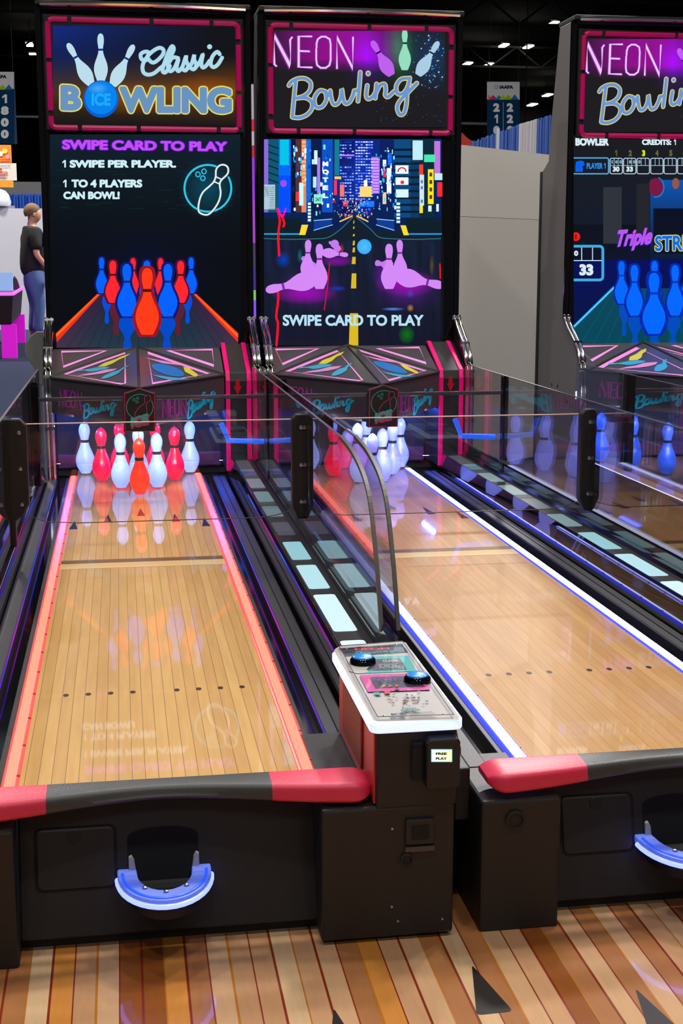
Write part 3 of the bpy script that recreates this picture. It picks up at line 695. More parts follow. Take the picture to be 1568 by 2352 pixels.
    # gutters, rails
    bx('gutter', (-.388,3.2,.285),(-.336,8.06,.30), GLOSSB, 0); bx('gutter', (.468,3.2,.285),(.515,8.06,.30), GLOSSB, 0)
    bx('light_lip', (-.338,3.2,.285),(-.321,8.16,.332), BLACK, .002); bx('light_lip', (.455,3.2,.285),(.470,8.16,.332), BLACK, .002)
    rl = MB().prism([(-.447,.285),(-.447,.335),(-.440,.340),(-.395,.340),(-.388,.335),(-.388,.285)],'y',3.2,8.06).build('left_rail', RAILM, root, org)
    MB().prism([(-.497,.285),(-.497,.42),(-.488,.43),(-.462,.42),(-.450,.37),(-.449,.285)],'y',3.25,8.01).build('outer_rail', GLOSSB, root, org, .004)
    rr_ = MB().prism([(.515,.285),(.515,.334),(.520,.339),(.548,.339),(.550,.334),(.553,.334),(.555,.339),(.583,.339),(.589,.334),(.589,.285)],'y',3.2,8.06).build('right_rail', RAILM, root, org)
    if idx == 0:
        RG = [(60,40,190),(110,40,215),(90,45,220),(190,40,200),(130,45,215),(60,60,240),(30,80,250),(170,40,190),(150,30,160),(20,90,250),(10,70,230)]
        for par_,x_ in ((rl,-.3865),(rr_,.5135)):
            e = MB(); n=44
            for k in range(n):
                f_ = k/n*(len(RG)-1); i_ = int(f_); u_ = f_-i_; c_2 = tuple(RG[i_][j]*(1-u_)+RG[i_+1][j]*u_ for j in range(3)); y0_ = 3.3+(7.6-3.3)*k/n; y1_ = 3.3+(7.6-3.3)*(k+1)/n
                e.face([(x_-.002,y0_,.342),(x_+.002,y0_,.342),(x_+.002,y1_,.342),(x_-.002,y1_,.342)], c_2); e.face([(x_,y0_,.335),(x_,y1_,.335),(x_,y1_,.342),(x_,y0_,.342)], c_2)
            e.build('rail_reflection', SCRATT, par_, org)  # glowing strips paint coloured reflections onto the rail edges
    # ---- ball return track
    tr = MB().prism([(.597,.285),(.629,.437),(.632,.440),(.744,.440),(.744,.285)],'y',3.5,8.05).build('ball_track', BLACK, root, org)
    MB().prism([(.589,.287),(.592,.287),(.6295,.446),(.626,.446)],'y',3.5,8.05).build('track_side', MIRB, root, org)
    wins = [(3.62,4.05),(4.16,4.65),(4.74,5.13),(5.23,5.58),(5.72,6.02),(6.16,6.44),(6.56,6.86),(6.98,7.28),(7.42,7.62)]
    for k,(y0,y1) in enumerate(wins):
        MB().prism(rrect(.641,y0,.718,y1,.014,3),'z',.4385,.4412).build('lit_window', win_s[k], tr, org)
    ow = MB().prism([(.745,.285),(.745,.44),(.750,.455),(.756,.50),(.762,.512),(.772,.512),(.776,.50),(.776,.285)],'y',3.6,8.06).build('track_wall', GLOSSB, root, org)
    # ---- side guards (clear acrylic, curved front)
    gp = guard_poly()
    for x,nm in ((.752,'side_guard'),(-.476,'side_guard')):
        poly = [(p.x,p.y) for p in gp]+[(8.01,.985),(8.01,.46),(3.965,.46)]
        g = MB().prism(poly,'x',x,x+.010).build(nm, ACR2, root, org)
        e = MB(); q = [(p.x,p.y) for p in gp]
        for (a,b) in zip(q[:-1],q[1:]):
            d = Vector((b[0]-a[0],b[1]-a[1])).normalized(); nn = Vector((d.y,-d.x))*.007
            e.raw([(x-.001,a[0]-nn.x,a[1]-nn.y),(x+.011,a[0]-nn.x,a[1]-nn.y),(x+.011,b[0]-nn.x,b[1]-nn.y),(x-.001,b[0]-nn.x,b[1]-nn.y),(x-.001,a[0]+nn.x,a[1]+nn.y),(x+.011,a[0]+nn.x,a[1]+nn.y),(x+.011,b[0]+nn.x,b[1]+nn.y),(x-.001,b[0]+nn.x,b[1]+nn.y)],
                  [(0,1,2,3),(4,7,6,5),(0,4,5,1),(1,5,6,2),(2,6,7,3),(3,7,4,0)])
        e.build('edge_trim', ACTRIM, g, org)
        MB().box((x,4.75,.985),(x+.010,8.01,.9885)).build('top_edge', ACEDGE, g, org)
        MB().box((x-.004,7.20,.50),(x+.014,7.214,.985)).build('joint_strip', ACEDGE, g, org)
    # ---- front pane with posts
    pn = MB().prism([(-.41,.545),(-.33,.515),(-.2,.506),(.56,.506),(.64,.515),(.745,.545),(.745,.93),(-.41,.93)],'y',5.795,5.805).build('front_pane', ACR, root, org)
    MB().tube([(-.41,5.8,.93),(.745,5.8,.93)],.003,6).build('top_edge', PANEEDGE, pn, org)
    MB().tube([(-.41,5.8,.545),(-.33,5.8,.515),(-.2,5.8,.506),(.56,5.8,.506),(.64,5.8,.515),(.745,5.8,.545)],.0022,6).build('bottom_edge', ACTRIM, pn, org)
    def post(poly, y0, y1, bolts):
        o = MB().prism(poly,'y',y0,y1).build('post', noisy('post_black',(20,17,16),(28,24,23),220,.5,.2), root, org, .006)
        for bxx,bz in bolts: MB().lathe([(0,0),(.010,0),(.008,.006),(0,.008)],(bxx,y0,bz),12,'y').build('bolt', STEEL, o, org, smooth=True)
    post([(.706,.56),(.73,.505),(.762,.505),(.776,.54),(.776,.94),(.762,.957),(.725,.957),(.706,.935)],5.75,5.80,[(.745,.9),(.745,.74),(.745,.58)])
    post([(-.495,.58),(-.478,.53),(-.478,.42),(-.452,.42),(-.452,.53),(-.42,.555),(-.395,.60),(-.395,.93),(-.42,.957),(-.475,.957),(-.495,.94)],5.75,5.80,[(-.425,.9),(-.425,.75),(-.425,.6)])
    # ---- rear pane, bar, posts
    rp = MB().box((-.42,7.18,.56),(.74,7.19,.89)).build('rear_pane', ACR, root, org)
    MB().prism(rrect(7.17,.885,7.20,.905,.004,2),'x',-.425,.745).build('cross_bar', mat('smoky_bar',(74,70,80),.12,coat=1), rp, org)
    for x0,x1 in ((-.462,-.425),(.745,.775)): MB().prism([(7.15,.45),(7.20,.45),(7.20,.97),(7.185,.985),(7.165,.985),(7.15,.965)],'x',x0,x1).build('rear_post', GLOSSB, root, org, .004)
    q = [on(x,y,'y',7.3) for x,y in ((508,972),(524,1012),(600,1014))]
    MB().tube([q[0],q[1],(.745,7.3,q[2].z)],.015,10).build('blue_tube', BLUETUBE, root, org, smooth=True)  # bent blue emissive tube near the rear pane
    # ---- front of machine
    fp = MB().prism([(3.045,.035),(3.127,.362),(3.19,.362),(3.19,.035)],'x',-.272,.432).build('front_panel', BLACK, root, org, .006)
    bx('plinth', (-.295,3.075,.0),(.43,3.30,.036), BLACKM, 0)
    P0 = Vector((0,3.045,.035)); NP = Vector((0,-.295,.075)).normalized(); UP = Vector((0,.075,.295)).normalized()
    def slab(pts, d0, d1):          # plate lying on the sloping front panel; pts are (x, distance up the slope)
        b = MB(); n = len(pts); f = lambda p, d: P0+Vector((p[0],0,0))+UP*p[1]+NP*d
        b.raw([f(p,d0) for p in pts]+[f(p,d1) for p in pts],[tuple(range(n)),tuple(range(2*n-1,n-1,-1))]+[(k,k+n,(k+1)%n+n,(k+1)%n) for k in range(n)]); return b
    def pxp(x, y):
        q = onplane(x, y, P0, NP); return (q.x, (q-P0).dot(UP))
    a_, b_ = pxp(85,2047), pxp(262,1897)
    gv = slab(rrect(a_[0]-.006,a_[1]-.006,b_[0]+.006,b_[1]+.006,.018,4),-.004,.0012).build('door_gap', DARKV, fp, org)
    ad = slab(rrect(a_[0],a_[1],b_[0],b_[1],.015,4),-.004,.006).build('access_door', BLACK, fp, org, .004)
    q_ = pxp(170,1921); lk = slab([(q_[0]+.016*math.cos(2*math.pi*k/20),q_[1]+.016*math.sin(2*math.pi*k/20)) for k in range(20)],.002,.009).build('lock', BLACKM, ad, org, .002)
    x0_,x1_ = -.019,.148; yt_ = pxp(375,1897)[1]; ys_ = pxp(300,1925)[1]; yb_ = pxp(375,2045)[1]; cx_ = (x0_+x1_)/2; hw_ = (x1_-x0_)/2
    op = [(x0_+.02,yb_),(x0_,yb_+.04),(x0_,ys_)]+[(cx_+hw_*math.cos(a),ys_+(yt_-ys_)*math.sin(a)) for a in [math.pi-math.pi*k/12 for k in range(1,12)]]+[(x1_,ys_),(x1_,yb_+.04),(x1_-.02,yb_)]
    slab(op,-.004,.0025).build('ball_opening', mat('ball_well_black',(3,3,4),.9), fp, org)
    # lit U-shaped lip under the opening
    lipm = mat('lip_white_acrylic',(120,135,175),.4, emit=(52,88,240), es=.55); c_ = .066; yb2 = 3.088
    def U(rx, ry, y0, n=18): return [(c_-rx*math.cos(a), y0-ry*math.sin(a)) for a in [math.pi*k/n for k in range(n+1)]]
    outer = [(c_-.110,yb2)]+U(.110,.155,3.060)+[(c_+.110,yb2)]
    inner = [(c_+.066,yb2)]+U(.064,.098,3.058,12)[::-1]+[(c_-.066,yb2)]
    lp = MB().prism(outer+inner,'z',.161,.182).build('ball_opening_lip', lipm, root, org, .004)
    MB().tube([(x,y-.001,.166) for x,y in outer[1:-1]],.0065,8).build('lip_light', mat('blue_white_led',(90,120,255),.3,emit=(108,120,255),es=3.2), lp, org, smooth=True)
    MB().tube([(x,y,.1815) for x,y in U(.098,.140,3.055)],.0045,8).build('lip_glow_strip', mat('blue_led_soft',(30,70,220),.3,emit=(40,84,250),es=1.0), lp, org, smooth=True)
    MB().prism(U(.085,.13,3.06),'z',.120,.161).build('lip_bracket', BLACKM, lp, org, .004)
    for sgn in (-1,1): MB().prism([(c_+sgn*.066,.18),(c_+sgn*.083,.18),(c_+sgn*.083,.212),(c_+sgn*.076,.216),(c_+sgn*.070,.205)],'y',3.075,3.088).build('lip_horn', mat('milky_plastic',(160,160,160),.4), lp, org, .002)
    for a in (50,90,130): MB().lathe([(.0065,0),(.0055,.004),(0,.006)],(c_-.074*math.cos(math.radians(a)),3.058-.112*math.sin(math.radians(a)),.182),12).build('screw', STEEL, lp, org, smooth=True)
    # bumper
    def sect(x):
        t = (x-.057)/.5; k = min(1,abs(t)); e = k*k*(3-2*k)
        yf = 3.034-.060*e; zb = .366-.014*e; yb = 3.10; zt = .402
        r=.016; P=[]
        for cy,cz,a in ((yb-r,zt-r,0),(yf+r*1.3,zt-r*1.1,90),(yf+r,zb+r*.7,180),(yb-r,zb+r*.7,270)):
            for j in range(5):
                an = math.radians(a+90*j/4); P.append((x,cy+r*math.cos(an),cz+r*(1 if math.sin(an)>0 else .7)*math.sin(an)))
        return P
    def pad(name, x0, x1, m, r0, r1):
        b = MB(); n=28; vs=[]; fs=[]
        for i in range(n+1):
            x = x0+(x1-x0)*i/n; P = sect(x); cyy = sum(q[1] for q in P)/len(P); czz = sum(q[2] for q in P)/len(P); f=1
            if r0 and x-x0 < .045: f = math.sqrt(max(.10,1-((.045-(x-x0))/.045)**2))
            if r1 and x1-x < .045: f = math.sqrt(max(.10,1-((.045-(x1-x))/.045)**2))
            yb_ = max(q[1] for q in P); vs += [(q[0], yb_-(yb_-q[1])*(.62+.38*f), czz+(q[2]-czz)*f) for q in P]
        k=20
        for i in range(n):
            for j in range(k): fs.append((i*k+j,i*k+(j+1)%k,(i+1)*k+(j+1)%k,(i+1)*k+j))
        fs += [tuple(range(k)), tuple(n*k+j for j in range(k))[::-1]]
        b.raw(vs,fs); return b.build(name, m, root, org, smooth=True)
    pad('bumper_pad_pink', -.445,-.198, VINYLR, True, False)['label'] = 'coral pink vinyl end of the bumper'
    pad('bumper_pad_black', -.198,.318, VINYLB, False, False)['label'] = 'black vinyl middle of the bumper'
    pad('bumper_pad_pink', .318,.552, VINYLR, False, True)['label'] = 'coral pink vinyl end of the bumper'
    lb = bx('side_box', (-.467,2.98,.0),(-.270,3.30,.338), BLACK, .008)
    MB().lathe([(0,0),(.024,0),(.024,.006),(.018,.008),(.017,.003),(0,.003)],(-.385,2.98,.288),24,'y').build('lock', BLACKM, lb, org, smooth=True)
    bx('rail_end', (-.508,3.08,.25),(-.470,3.40,.385), BLACK, .005)
    # ---- console
    cs = bx('console', (.427,2.97,.015),(.745,3.50,.345), BLACK, .008)
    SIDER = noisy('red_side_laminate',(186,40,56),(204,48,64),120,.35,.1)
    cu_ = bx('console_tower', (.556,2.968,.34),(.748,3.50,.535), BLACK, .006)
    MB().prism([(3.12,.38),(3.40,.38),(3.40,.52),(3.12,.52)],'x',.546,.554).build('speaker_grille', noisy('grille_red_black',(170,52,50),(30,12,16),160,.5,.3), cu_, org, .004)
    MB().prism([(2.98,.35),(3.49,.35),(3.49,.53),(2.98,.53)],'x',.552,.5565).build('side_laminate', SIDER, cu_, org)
    slab = MB().prism([(x,y) for x,y in rrect(.537,2.935,.755,3.54,.022,4)],'z',.535,.560).build('console_top', mat('edge_lit_acrylic',(235,240,250),.3,emit=(170,195,255),es=1.25), root, org, .004)
    zt=.5615
    pl = Pic(lambda x,y: on(x,y,'z',zt), Vector((0,0,1)), (750,1450,4.7515,4.7515), eps=.00025)
    pl.poly([(95,190),(140,165),(800,108),(865,125),(880,150),(1445,930),(1440,965),(560,985),(510,970),(80,215)],(178,174,172))
    pl.poly([(135,190),(825,140),(890,235),(205,280)],(32,36,48)); pl.text('NEON',(300,185),(680,178),(312,212),(206,44,92),.04,.04); bowling(pl,9,(30,150,150),(300,222),(760,205),(310,262)); 
    pl.poly([(215,290),(890,270),(985,440),(330,468),(240,440)],(40,160,156)); pl.poly([(215,290),(240,440),(330,468),(430,460),(480,400),(420,290)],(176,172,168)); pl.poly([(530,312),(805,305),(875,425),(540,435),(430,430)],(52,54,60)); pl.text('CLASSIC',(605,322),(790,316),(615,345),(190,190,190),.03,.03); pl.text('BOWLING',(560,365),(780,358),(575,420),(120,130,135),.04,.04)
    pl.poly([(365,488),(880,470),(1125,620),(1125,652),(450,675),(360,500)],(196,52,140)); pl.poly([(465,515),(860,500),(1080,615),(530,640)],(34,30,48)); pl.text('NEON',(500,525),(740,515),(515,560),(110,40,110),.03,.03); bowling(pl,7,(60,60,110),(540,550),(800,535),(560,595))
    for x in (625,695,765): pl.poly([(x-15,598),(x+22,612),(x-10,632)],(216,62,36))
    pl.poly([(505,688),(570,684),(600,712),(540,716)],(40,150,145)); pl.poly([(620,672),(695,668),(690,700),(640,705)],(206,40,50)); random.seed(4)
    for k in range(26): pl.disc(random.gauss(850,120),random.gauss(745,45),random.uniform(6,28),random.uniform(4,12),random.choice([(120,96,96),(92,90,84),(70,60,58),(140,110,108)]),8,k==0)
    pl.text('HAND',(825,860),(975,856),(832,880),(60,130,140),.06,.04); pl.text('DRYER',(808,880),(1022,876),(814,900),(60,130,140),.06,.04); pl.poly([(880,850),(905,838),(930,848)],(60,130,140))
    pl.text('ICE',(700,928),(850,922),(712,952),(50,56,80),.08,.04); pl.up()
    for k in range(3): pl.poly([(890+k*8,918+k*12),(1150+k*20,908+k*12),(1152+k*20,913+k*12),(892+k*8,923+k*12)],(110,108,108),False)
    pl.up()
    for a,b in (((135,190),(555,968)),((825,135),(1385,942)),((555,968),(1385,942)),((135,190),(825,138))): pl.stroke([a,b],9,(30,30,34),smooth=False,up=False)
    pl.build('console_artwork', PRINTG, slab, org)
    for px_,py_ in ((833,1524),(958,1566)):
        c0 = on(px_,py_,'z',zt)
        bt = MB().lathe([(.0345,0),(.0335,.012),(.029,.017),(.025,.017),(.025,.012)],c0,32).build('button', GLOSSB, slab, org, smooth=True)
        MB().lathe([(.027,.012),(.0265,.020),(.022,.0225),(0,.0235)],c0,32).build('button_cap', mat('blue_button',(0,116,190),.3,emit=(0,110,190),es=.35), bt, org, smooth=True)
    for x,y in ((796,1490),(909,1481),(834,1556),(882,1645),(1019,1641)):
        MB().lathe([(.004,0),(.003,.002),(0,.0025)],on(x,y,'z',zt),10).build('screw', STEEL, slab, org)
    cr = MB().prism([(.668,.395),(.668,.505),(.675,.515),(.742,.515),(.748,.505),(.748,.395)],'y',2.935,2.975).build('card_reader', BLACK, root, org, .005)
    ds = [on(x,y,'y',2.934) for x,y in ((990,1720),(1039,1752))]
    sp = Pic(lambda x,y: on(x,y,'y',2.9335), NY, eps=.0002)
    sp.rect(990,1721,1038,1750,(110,235,240)); sp.grad(992,1723,1036,1748,2,1,lambda u,v:(255,255,150+80*(1-u))); sp.tbox('FREE',1000,1728,1026,1734,(10,40,30),.05); sp.tbox('PLAY',1000,1739,1026,1745,(10,40,30),.05)
    sp.build('reader_display', [attr_mat('small_display',True,False,1.6),SCRALP], cr, org)
    bx('card_slot', (.638,2.955,.41),(.664,2.972,.50), DARKV, .003)
    cf = [on(x,y,'y',2.966) for x,y in ((930,1940),(998,1878))]
    fr = MB().prism(rrect(cf[0].x,cf[0].z,cf[1].x,cf[1].z,.006,3),'y',2.960,2.972).build('coin_frame', BLACK, cs, org, .003)
    MB().prism(rrect(cf[0].x+.014,cf[0].z+.014,cf[1].x-.014,cf[1].z-.014,.003,2),'y',2.9585,2.962).build('coin_recess', DARKV, cs, org)
    MB().lathe([(0,0),(.016,0),(.016,.006),(.011,.008),(.010,.003),(0,.003)],(.630,2.97,.212),20,'y').build('lock', BLACKM, cs, org, smooth=True)
    MB().box((cf[0].x,2.962,cf[0].z-.018),(cf[1].x,2.971,cf[0].z-.006)).build('label_plate', STEEL and mat('grey_plate',(64,61,59),.4), cs, org)
    for x,y in ((900,1903),(899,2082),(913,2115),(1015,2110)): MB().lathe([(.004,0),(.003,.003),(0,.003)],on(x,y,'y',2.969),8,'y').build('rivet', STEEL, cs, org)
    # lamp under the canopy that lights the pins
    ld = bpy.data.lights.new('canopy_lamp','AREA'); ld.shape='RECTANGLE'; ld.size=.7*S; ld.size_y=.06*S; ld.color=(.72,.8,1); ld.energy=pinlight_e*.42; ld.spread=math.radians(80)
    lo = bpy.data.objects.new('canopy_lamp', ld); COL.objects.link(lo); lo.parent = root
    lo.location = (Vector((.08,7.32,.72))-org)*S; lo.rotation_euler = (math.radians(66),0,0)
    ld = bpy.data.lights.new('canopy_lamp','AREA'); ld.shape='RECTANGLE'; ld.size=.8*S; ld.size_y=.05*S; ld.color=(.72,.8,1); ld.energy=pinlight_e*.34; ld.spread=math.radians(80)  # second unseen lamp added to brighten the back pin rows
    lo = bpy.data.objects.new('canopy_lamp', ld); COL.objects.link(lo); lo.parent = root
    lo.location = (Vector((.08,7.78,.725))-org)*S; lo.rotation_euler = (math.radians(64),0,0)
    for sx,rot in ((-.39,-1),(.585,1)):  # unseen blue strips added to give the pins blue rims
        ld = bpy.data.lights.new('pit_rim_fill','AREA'); ld.shape='RECTANGLE'; ld.size=.02*S; ld.size_y=.34*S; ld.color=pinlight; ld.energy=pinlight_e*.9
        lo = bpy.data.objects.new('pit_rim_fill', ld); COL.objects.link(lo); lo.parent = root
        lo.location = (Vector((sx,8.22,.725))-org)*S; lo.rotation_euler = (0,math.radians(38)*rot,0)
    return root
def led(name, c, es): return mat(name, tuple(int(x*.45) for x in c), .35, emit=c, es=es)
WIN = []
for k,(c,e) in enumerate([((214,240,246),1.15),((206,238,246),1.05),((176,222,230),1.0),((140,196,206),.95),((60,66,74),.6),((92,120,124),.75),((96,130,134),.72),((104,122,134),.7),((20,70,130),.7)]):
    WIN.append(mat('lit_window_%d'%k, (70,74,78), .3, emit=c, es=e))
WIN2 = WIN[:4]+[mat('lit_window_b%d'%k,(70,74,78),.3,emit=c,es=.8) for k,c in enumerate(((118,150,152),(84,92,92),(120,150,148),(120,156,156),(70,130,140)))]
WIN2[4], WIN2[5] = WIN2[4], WIN2[5]
build_machine(0, 0.0, 'left black bowling machine with glowing coral-red lane edges and a ball-and-pins top sign', LANE1,
    led('red_lane_led',(255,82,74),1.1), led('red_lane_core',(255,134,106),1.4), WIN, (.04,.12,1), 3.0)
build_machine(1, 1.28, 'middle black bowling machine with white-blue lane edges and a night city street on screen', LANE2,
    led('blue_lane_led',(62,72,255),1.5), led('white_lane_core',(215,222,255),2.2), WIN2, (.04,.12,1), 4.0)
build_machine(2, 3.197, 'right-hand bowling machine with grey side panel and score table on its screen', LANE2,
    led('blue_lane_led',(62,72,255),1.5), led('white_lane_core',(215,222,255),2.2), WIN2, (.04,.12,1), 4.0)

# ------------------------------------------------------------------ pins
PP_ = [(0,.092),(.02,.098),(.06,.125),(.13,.160),(.20,.177),(.26,.180),(.33,.170),(.41,.142),(.49,.108),(.56,.084),(.615,.074),(.66,.074),(.71,.085),(.76,.100),(.81,.108),(.86,.106),(.91,.094),(.955,.068),(.985,.036),(1.0,.004)]
def pin_parts(m, strm):
    hgt=.305
    body = MB().lathe([(r*hgt,z*hgt) for z,r in PP_],(0,0,0),28)
    band = MB().lathe([(.0775*hgt,.600*hgt),(.0782*hgt,.612*hgt),(.0785*hgt,.64*hgt),(.0785*hgt,.655*hgt)],(0,0,0),28)
    cord = MB().tube([(0,0,hgt*.995),(0,0,.735-.355)],.0018,6)
    return body, band, cord
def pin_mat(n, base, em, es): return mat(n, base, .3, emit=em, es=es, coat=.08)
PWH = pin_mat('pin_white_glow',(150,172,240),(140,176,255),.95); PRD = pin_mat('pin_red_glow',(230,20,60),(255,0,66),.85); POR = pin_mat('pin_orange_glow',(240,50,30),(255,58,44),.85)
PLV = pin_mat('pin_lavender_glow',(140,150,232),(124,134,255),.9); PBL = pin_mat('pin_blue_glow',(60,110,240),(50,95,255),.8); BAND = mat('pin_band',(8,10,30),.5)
SPOTS = [(.080,7.42),(-.020,7.655),(.180,7.645),(-.128,7.93),(.082,7.92),(.288,7.90),(-.229,8.22),(-.025,8.21),(.185,8.2),(.389,8.17)]
WHERE = ['at the front of','second row left in','second row right in','third row left in','third row middle of','third row right in','at the back left corner of','back row inner left of','back row inner right of','at the back right corner of']
protos = {}
def pin(x, y, m, z, label, group):
    if m.name not in protos:
        r = bpy.data.objects.new('bowling_pin', None); COL.objects.link(r); r.empty_display_size=.05
        a,b,c = pin_parts(m,None); a.build('pin_body', m, r, smooth=True); b.build('neck_band', BAND, r, smooth=True); c.build('cord', BLACKM, r)
        protos[m.name] = r; o = r
    else:
        p = protos[m.name]; o = p.copy(); COL.objects.link(o)
        for ch in p.children: k = ch.copy(); COL.objects.link(k); k.parent = o
    o.location = Vector((x,y,z))*S; tag(o, label, 'bowling pin', group)
cols1 = [('orange-red',POR),('white',PWH),('white',PWH),('crimson',PRD),('white',PWH),('crimson',PRD),('white',PWH),('crimson',PRD),('crimson',PRD),('white',PWH)]
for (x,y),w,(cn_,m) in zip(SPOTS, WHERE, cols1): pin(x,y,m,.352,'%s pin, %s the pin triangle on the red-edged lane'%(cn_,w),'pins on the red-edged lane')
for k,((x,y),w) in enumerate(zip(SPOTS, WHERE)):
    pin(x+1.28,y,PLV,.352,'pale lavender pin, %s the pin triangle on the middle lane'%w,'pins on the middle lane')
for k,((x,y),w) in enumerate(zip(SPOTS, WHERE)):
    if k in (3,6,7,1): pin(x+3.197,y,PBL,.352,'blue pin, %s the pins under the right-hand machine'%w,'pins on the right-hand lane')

# ------------------------------------------------------------------ setting
def struct(o): o['kind'] = 'structure'; return o
struct(MB().box((-60,-14,-.05),(70,110,0)).build('floor', noisy('charcoal_carpet',(44,48,66),(60,64,84),40,1.0,.3,spec=0)))
struct(MB().box((-60,-14,15),(70,110,15.2)).build('ceiling', mat('ceiling_black',(13,13,14),.9)))
struct(MB().box((-60,110,0),(70,110.3,15)).build('wall_back', mat('hall_wall_dark',(20,20,22),.9)))
struct(MB().box((-60.3,-14,0),(-60,110,15)).build('wall_left', MATS['hall_wall_dark']))
struct(MB().box((70,-14,0),(70.3,110,15)).build('wall_right', MATS['hall_wall_dark']))
# printed plank vinyl in front of the machines
VC = {'d':(146,80,28),'b':(172,112,66),'t':(192,142,100),'l':(206,160,118),'o':(206,134,58),'c':(212,174,132),'m':(200,150,108)}
VM = {k:noisy('vinyl_'+k, c, tuple(max(0,int(x*.9)) for x in c), 14, .45, 0, (9,1,1), coat=1, spec=.15) for k,c in VC.items()}
SEAM = mat('vinyl_seam_red',(122,40,14),.3); SEAM2 = mat('vinyl_seam_ochre',(168,104,30),.3)
seq = 'dbbotlddblotmmdbltcbotlcobtmlbdotlctbmlcbotdlbmoctlbdtmlc'
mats = list(VM.values())+[SEAM,SEAM2,mat('vinyl_arrow',(24,14,11),.35,coat=.4)]; keys = list(VC)
order_left = 'bd'+'obb'+'c'+'o'+'t'+'l'+'d'+'d'+'o'+'b'+'l'+'t'+'t'+'c'+'m'+'l'+'b'+'o'+'m'+'l'+'b'+'c'+'b'+'l'+'m'+'d'+'b'+'l'+'b'+'l'+'b'+'m'+'l'+'b'+'c'+'o'+'m'
fm = MB(); X0 = on(75,2187,'z',0).x; W = (on(664,2146,'z',0).x-X0)/12.0; zf=.004; n0=-24
for k in range(n0, 60):
    i = k+5; ch = order_left[i] if 0 <= i < len(order_left) else random.Random(k).choice('bdotlcm')
    x = X0+k*W
    fm.raw([(x,-1.5,zf),(x+W,-1.5,zf),(x+W,3.9,zf),(x,3.9,zf)],[(0,1,2,3)],keys.index(ch))
    sw = .0028 if k%2 else .0016
    fm.raw([(x-sw,-1.5,zf+.0004),(x+sw,-1.5,zf+.0004),(x+sw,3.9,zf+.0004),(x-sw,3.9,zf+.0004)],[(0,1,2,3)],len(keys)+(0 if k%3 else 1))
def arrow(P):
    c = Vector((sum(p[0] for p in P)/3, sum(p[1] for p in P)/3)); r=[]
    P = [Vector((p[0],p[1])) for p in P]
    for i in range(3):
        a,b,d = P[i-1],P[i],P[(i+1)%3]
        u=(a-b).normalized()*.014; v=(d-b).normalized()*.014
        for t in (0,.25,.5,.75,1): r.append(b+u*(1-t)**2+v*t**2)
    fm.raw([(q.x,q.y,zf+.0008) for q in r],[tuple(range(len(r)))],len(keys)+2)
A3 = [on(x,y,'z',0) for x,y in ((1083,2220),(1094,2336),(1178,2327))]
arrow(A3)
for ax,ay in ((766,2320),(1458,2274)):
    o_ = on(ax,ay,'z',0); d_ = o_-A3[0]; arrow([p+d_ for p in A3])
vf = fm.build('floor_vinyl', mats, fix=False); struct(vf)
del random

import random
# ------------------------------------------------------------------ hall background
def px_box(name, x0, y0, x1, y1, Y, depth, m, parent=None, org=(0,0,0), bevel=0):
    a = on(x0,y1,'y',Y); b = on(x1,y0,'y',Y)
    return MB().box((a.x,Y,a.z),(b.x,Y+depth,b.z)).build(name, m, parent, org, bevel)
# pale partition between machines
PA, PB = on(1030,327,'y',10.0), on(1330,361,'y',11.25)
zt_ = 2.43; d_ = Vector((PB.x-PA.x, 1.25)).normalized(); nn_ = Vector((-d_.y,d_.x))*.05
pt = empty('partition_panel',(PA.x,10,0),'plain pale grey partition panel standing behind the gap between two machines','partition')
def quadbox(P, z0, z1):
    return MB().prism(P,'z',z0,z1)
PP0 = [(PA.x,10.0),(PB.x,11.25),(PB.x+nn_.x,11.25+nn_.y),(PA.x+nn_.x,10+nn_.y)]
PALE = noisy('pale_panel',(196,190,180),(204,198,188),60,.7,.05)
quadbox(PP0,0,1.915).build('lower_board', PALE, pt, (PA.x,10,0)); quadbox(PP0,1.918,zt_).build('upper_board', noisy('pale_panel_b',(202,196,186),(210,204,194),60,.7,.05), pt, (PA.x,10,0))
# drapes on rail behind
def drape(x0,x1,Y0,Y1,ztop0,ztop1,m,label,seed):
    r = random.Random(seed); n=150; b=MB(); org=(x0,Y0,0); vs=[]; fs=[]
    for i in range(n+1):
        t=i/n; x=x0+(x1-x0)*t; y=Y0+(Y1-Y0)*t+.035*math.sin(t*math.pi*2*13+seed)+.02*math.sin(t*math.pi*2*5.3+seed); zt=ztop0+(ztop1-ztop0)*t+.012*math.sin(t*60)
        vs += [(x,y,0.0),(x,y,zt*.5),(x,y,zt),(x,y+.04,zt),(x,y+.04,0)]
    for i in range(n):
        for j in range(4): fs.append((i*5+j,i*5+5+j,i*5+6+j,i*5+1+j))
    b.raw(vs,fs); o = b.build('drape', m, None, org, smooth=True); o.location = Vector(org)*S
    return tag(o,label,'drape','pleated drapes on the rail behind the partition')
BLUEC = noisy('royal_blue_cloth',(18,66,150),(28,82,170),30,.7,.2,(1,1,.2)); WHITEC = noisy('white_cloth',(196,190,196),(206,202,206),30,.7,.2)
def dp(px,py,Y): q=on(px,py,'y',Y); return q
q0,q1,q2,q3 = dp(1085,326,19),dp(1193,287,17.4),dp(1233,275,16.8),dp(1330,246,15.6)
drape(q0.x,q1.x,19,17.4,q0.z,q1.z,BLUEC,'blue pleated drape hanging in front of the double-number banner',1)
drape(q1.x,q2.x,17.4,16.8,q1.z,q2.z,WHITEC,'white pleated drape hanging between two blue drapes',2)
drape(q2.x,q3.x,16.8,15.6,q2.z,q3.z,BLUEC,'blue pleated drape hanging beside the right-hand machine',3)
px_ = on(1143,295,'y',16.9); po = MB().tube([(0,0,0),(0,0,px_.z)],.025,8).build('drape_pole', mat('pale_pole',(190,196,206),.4,.4)); po.location=Vector((px_.x,16.9,0))*S
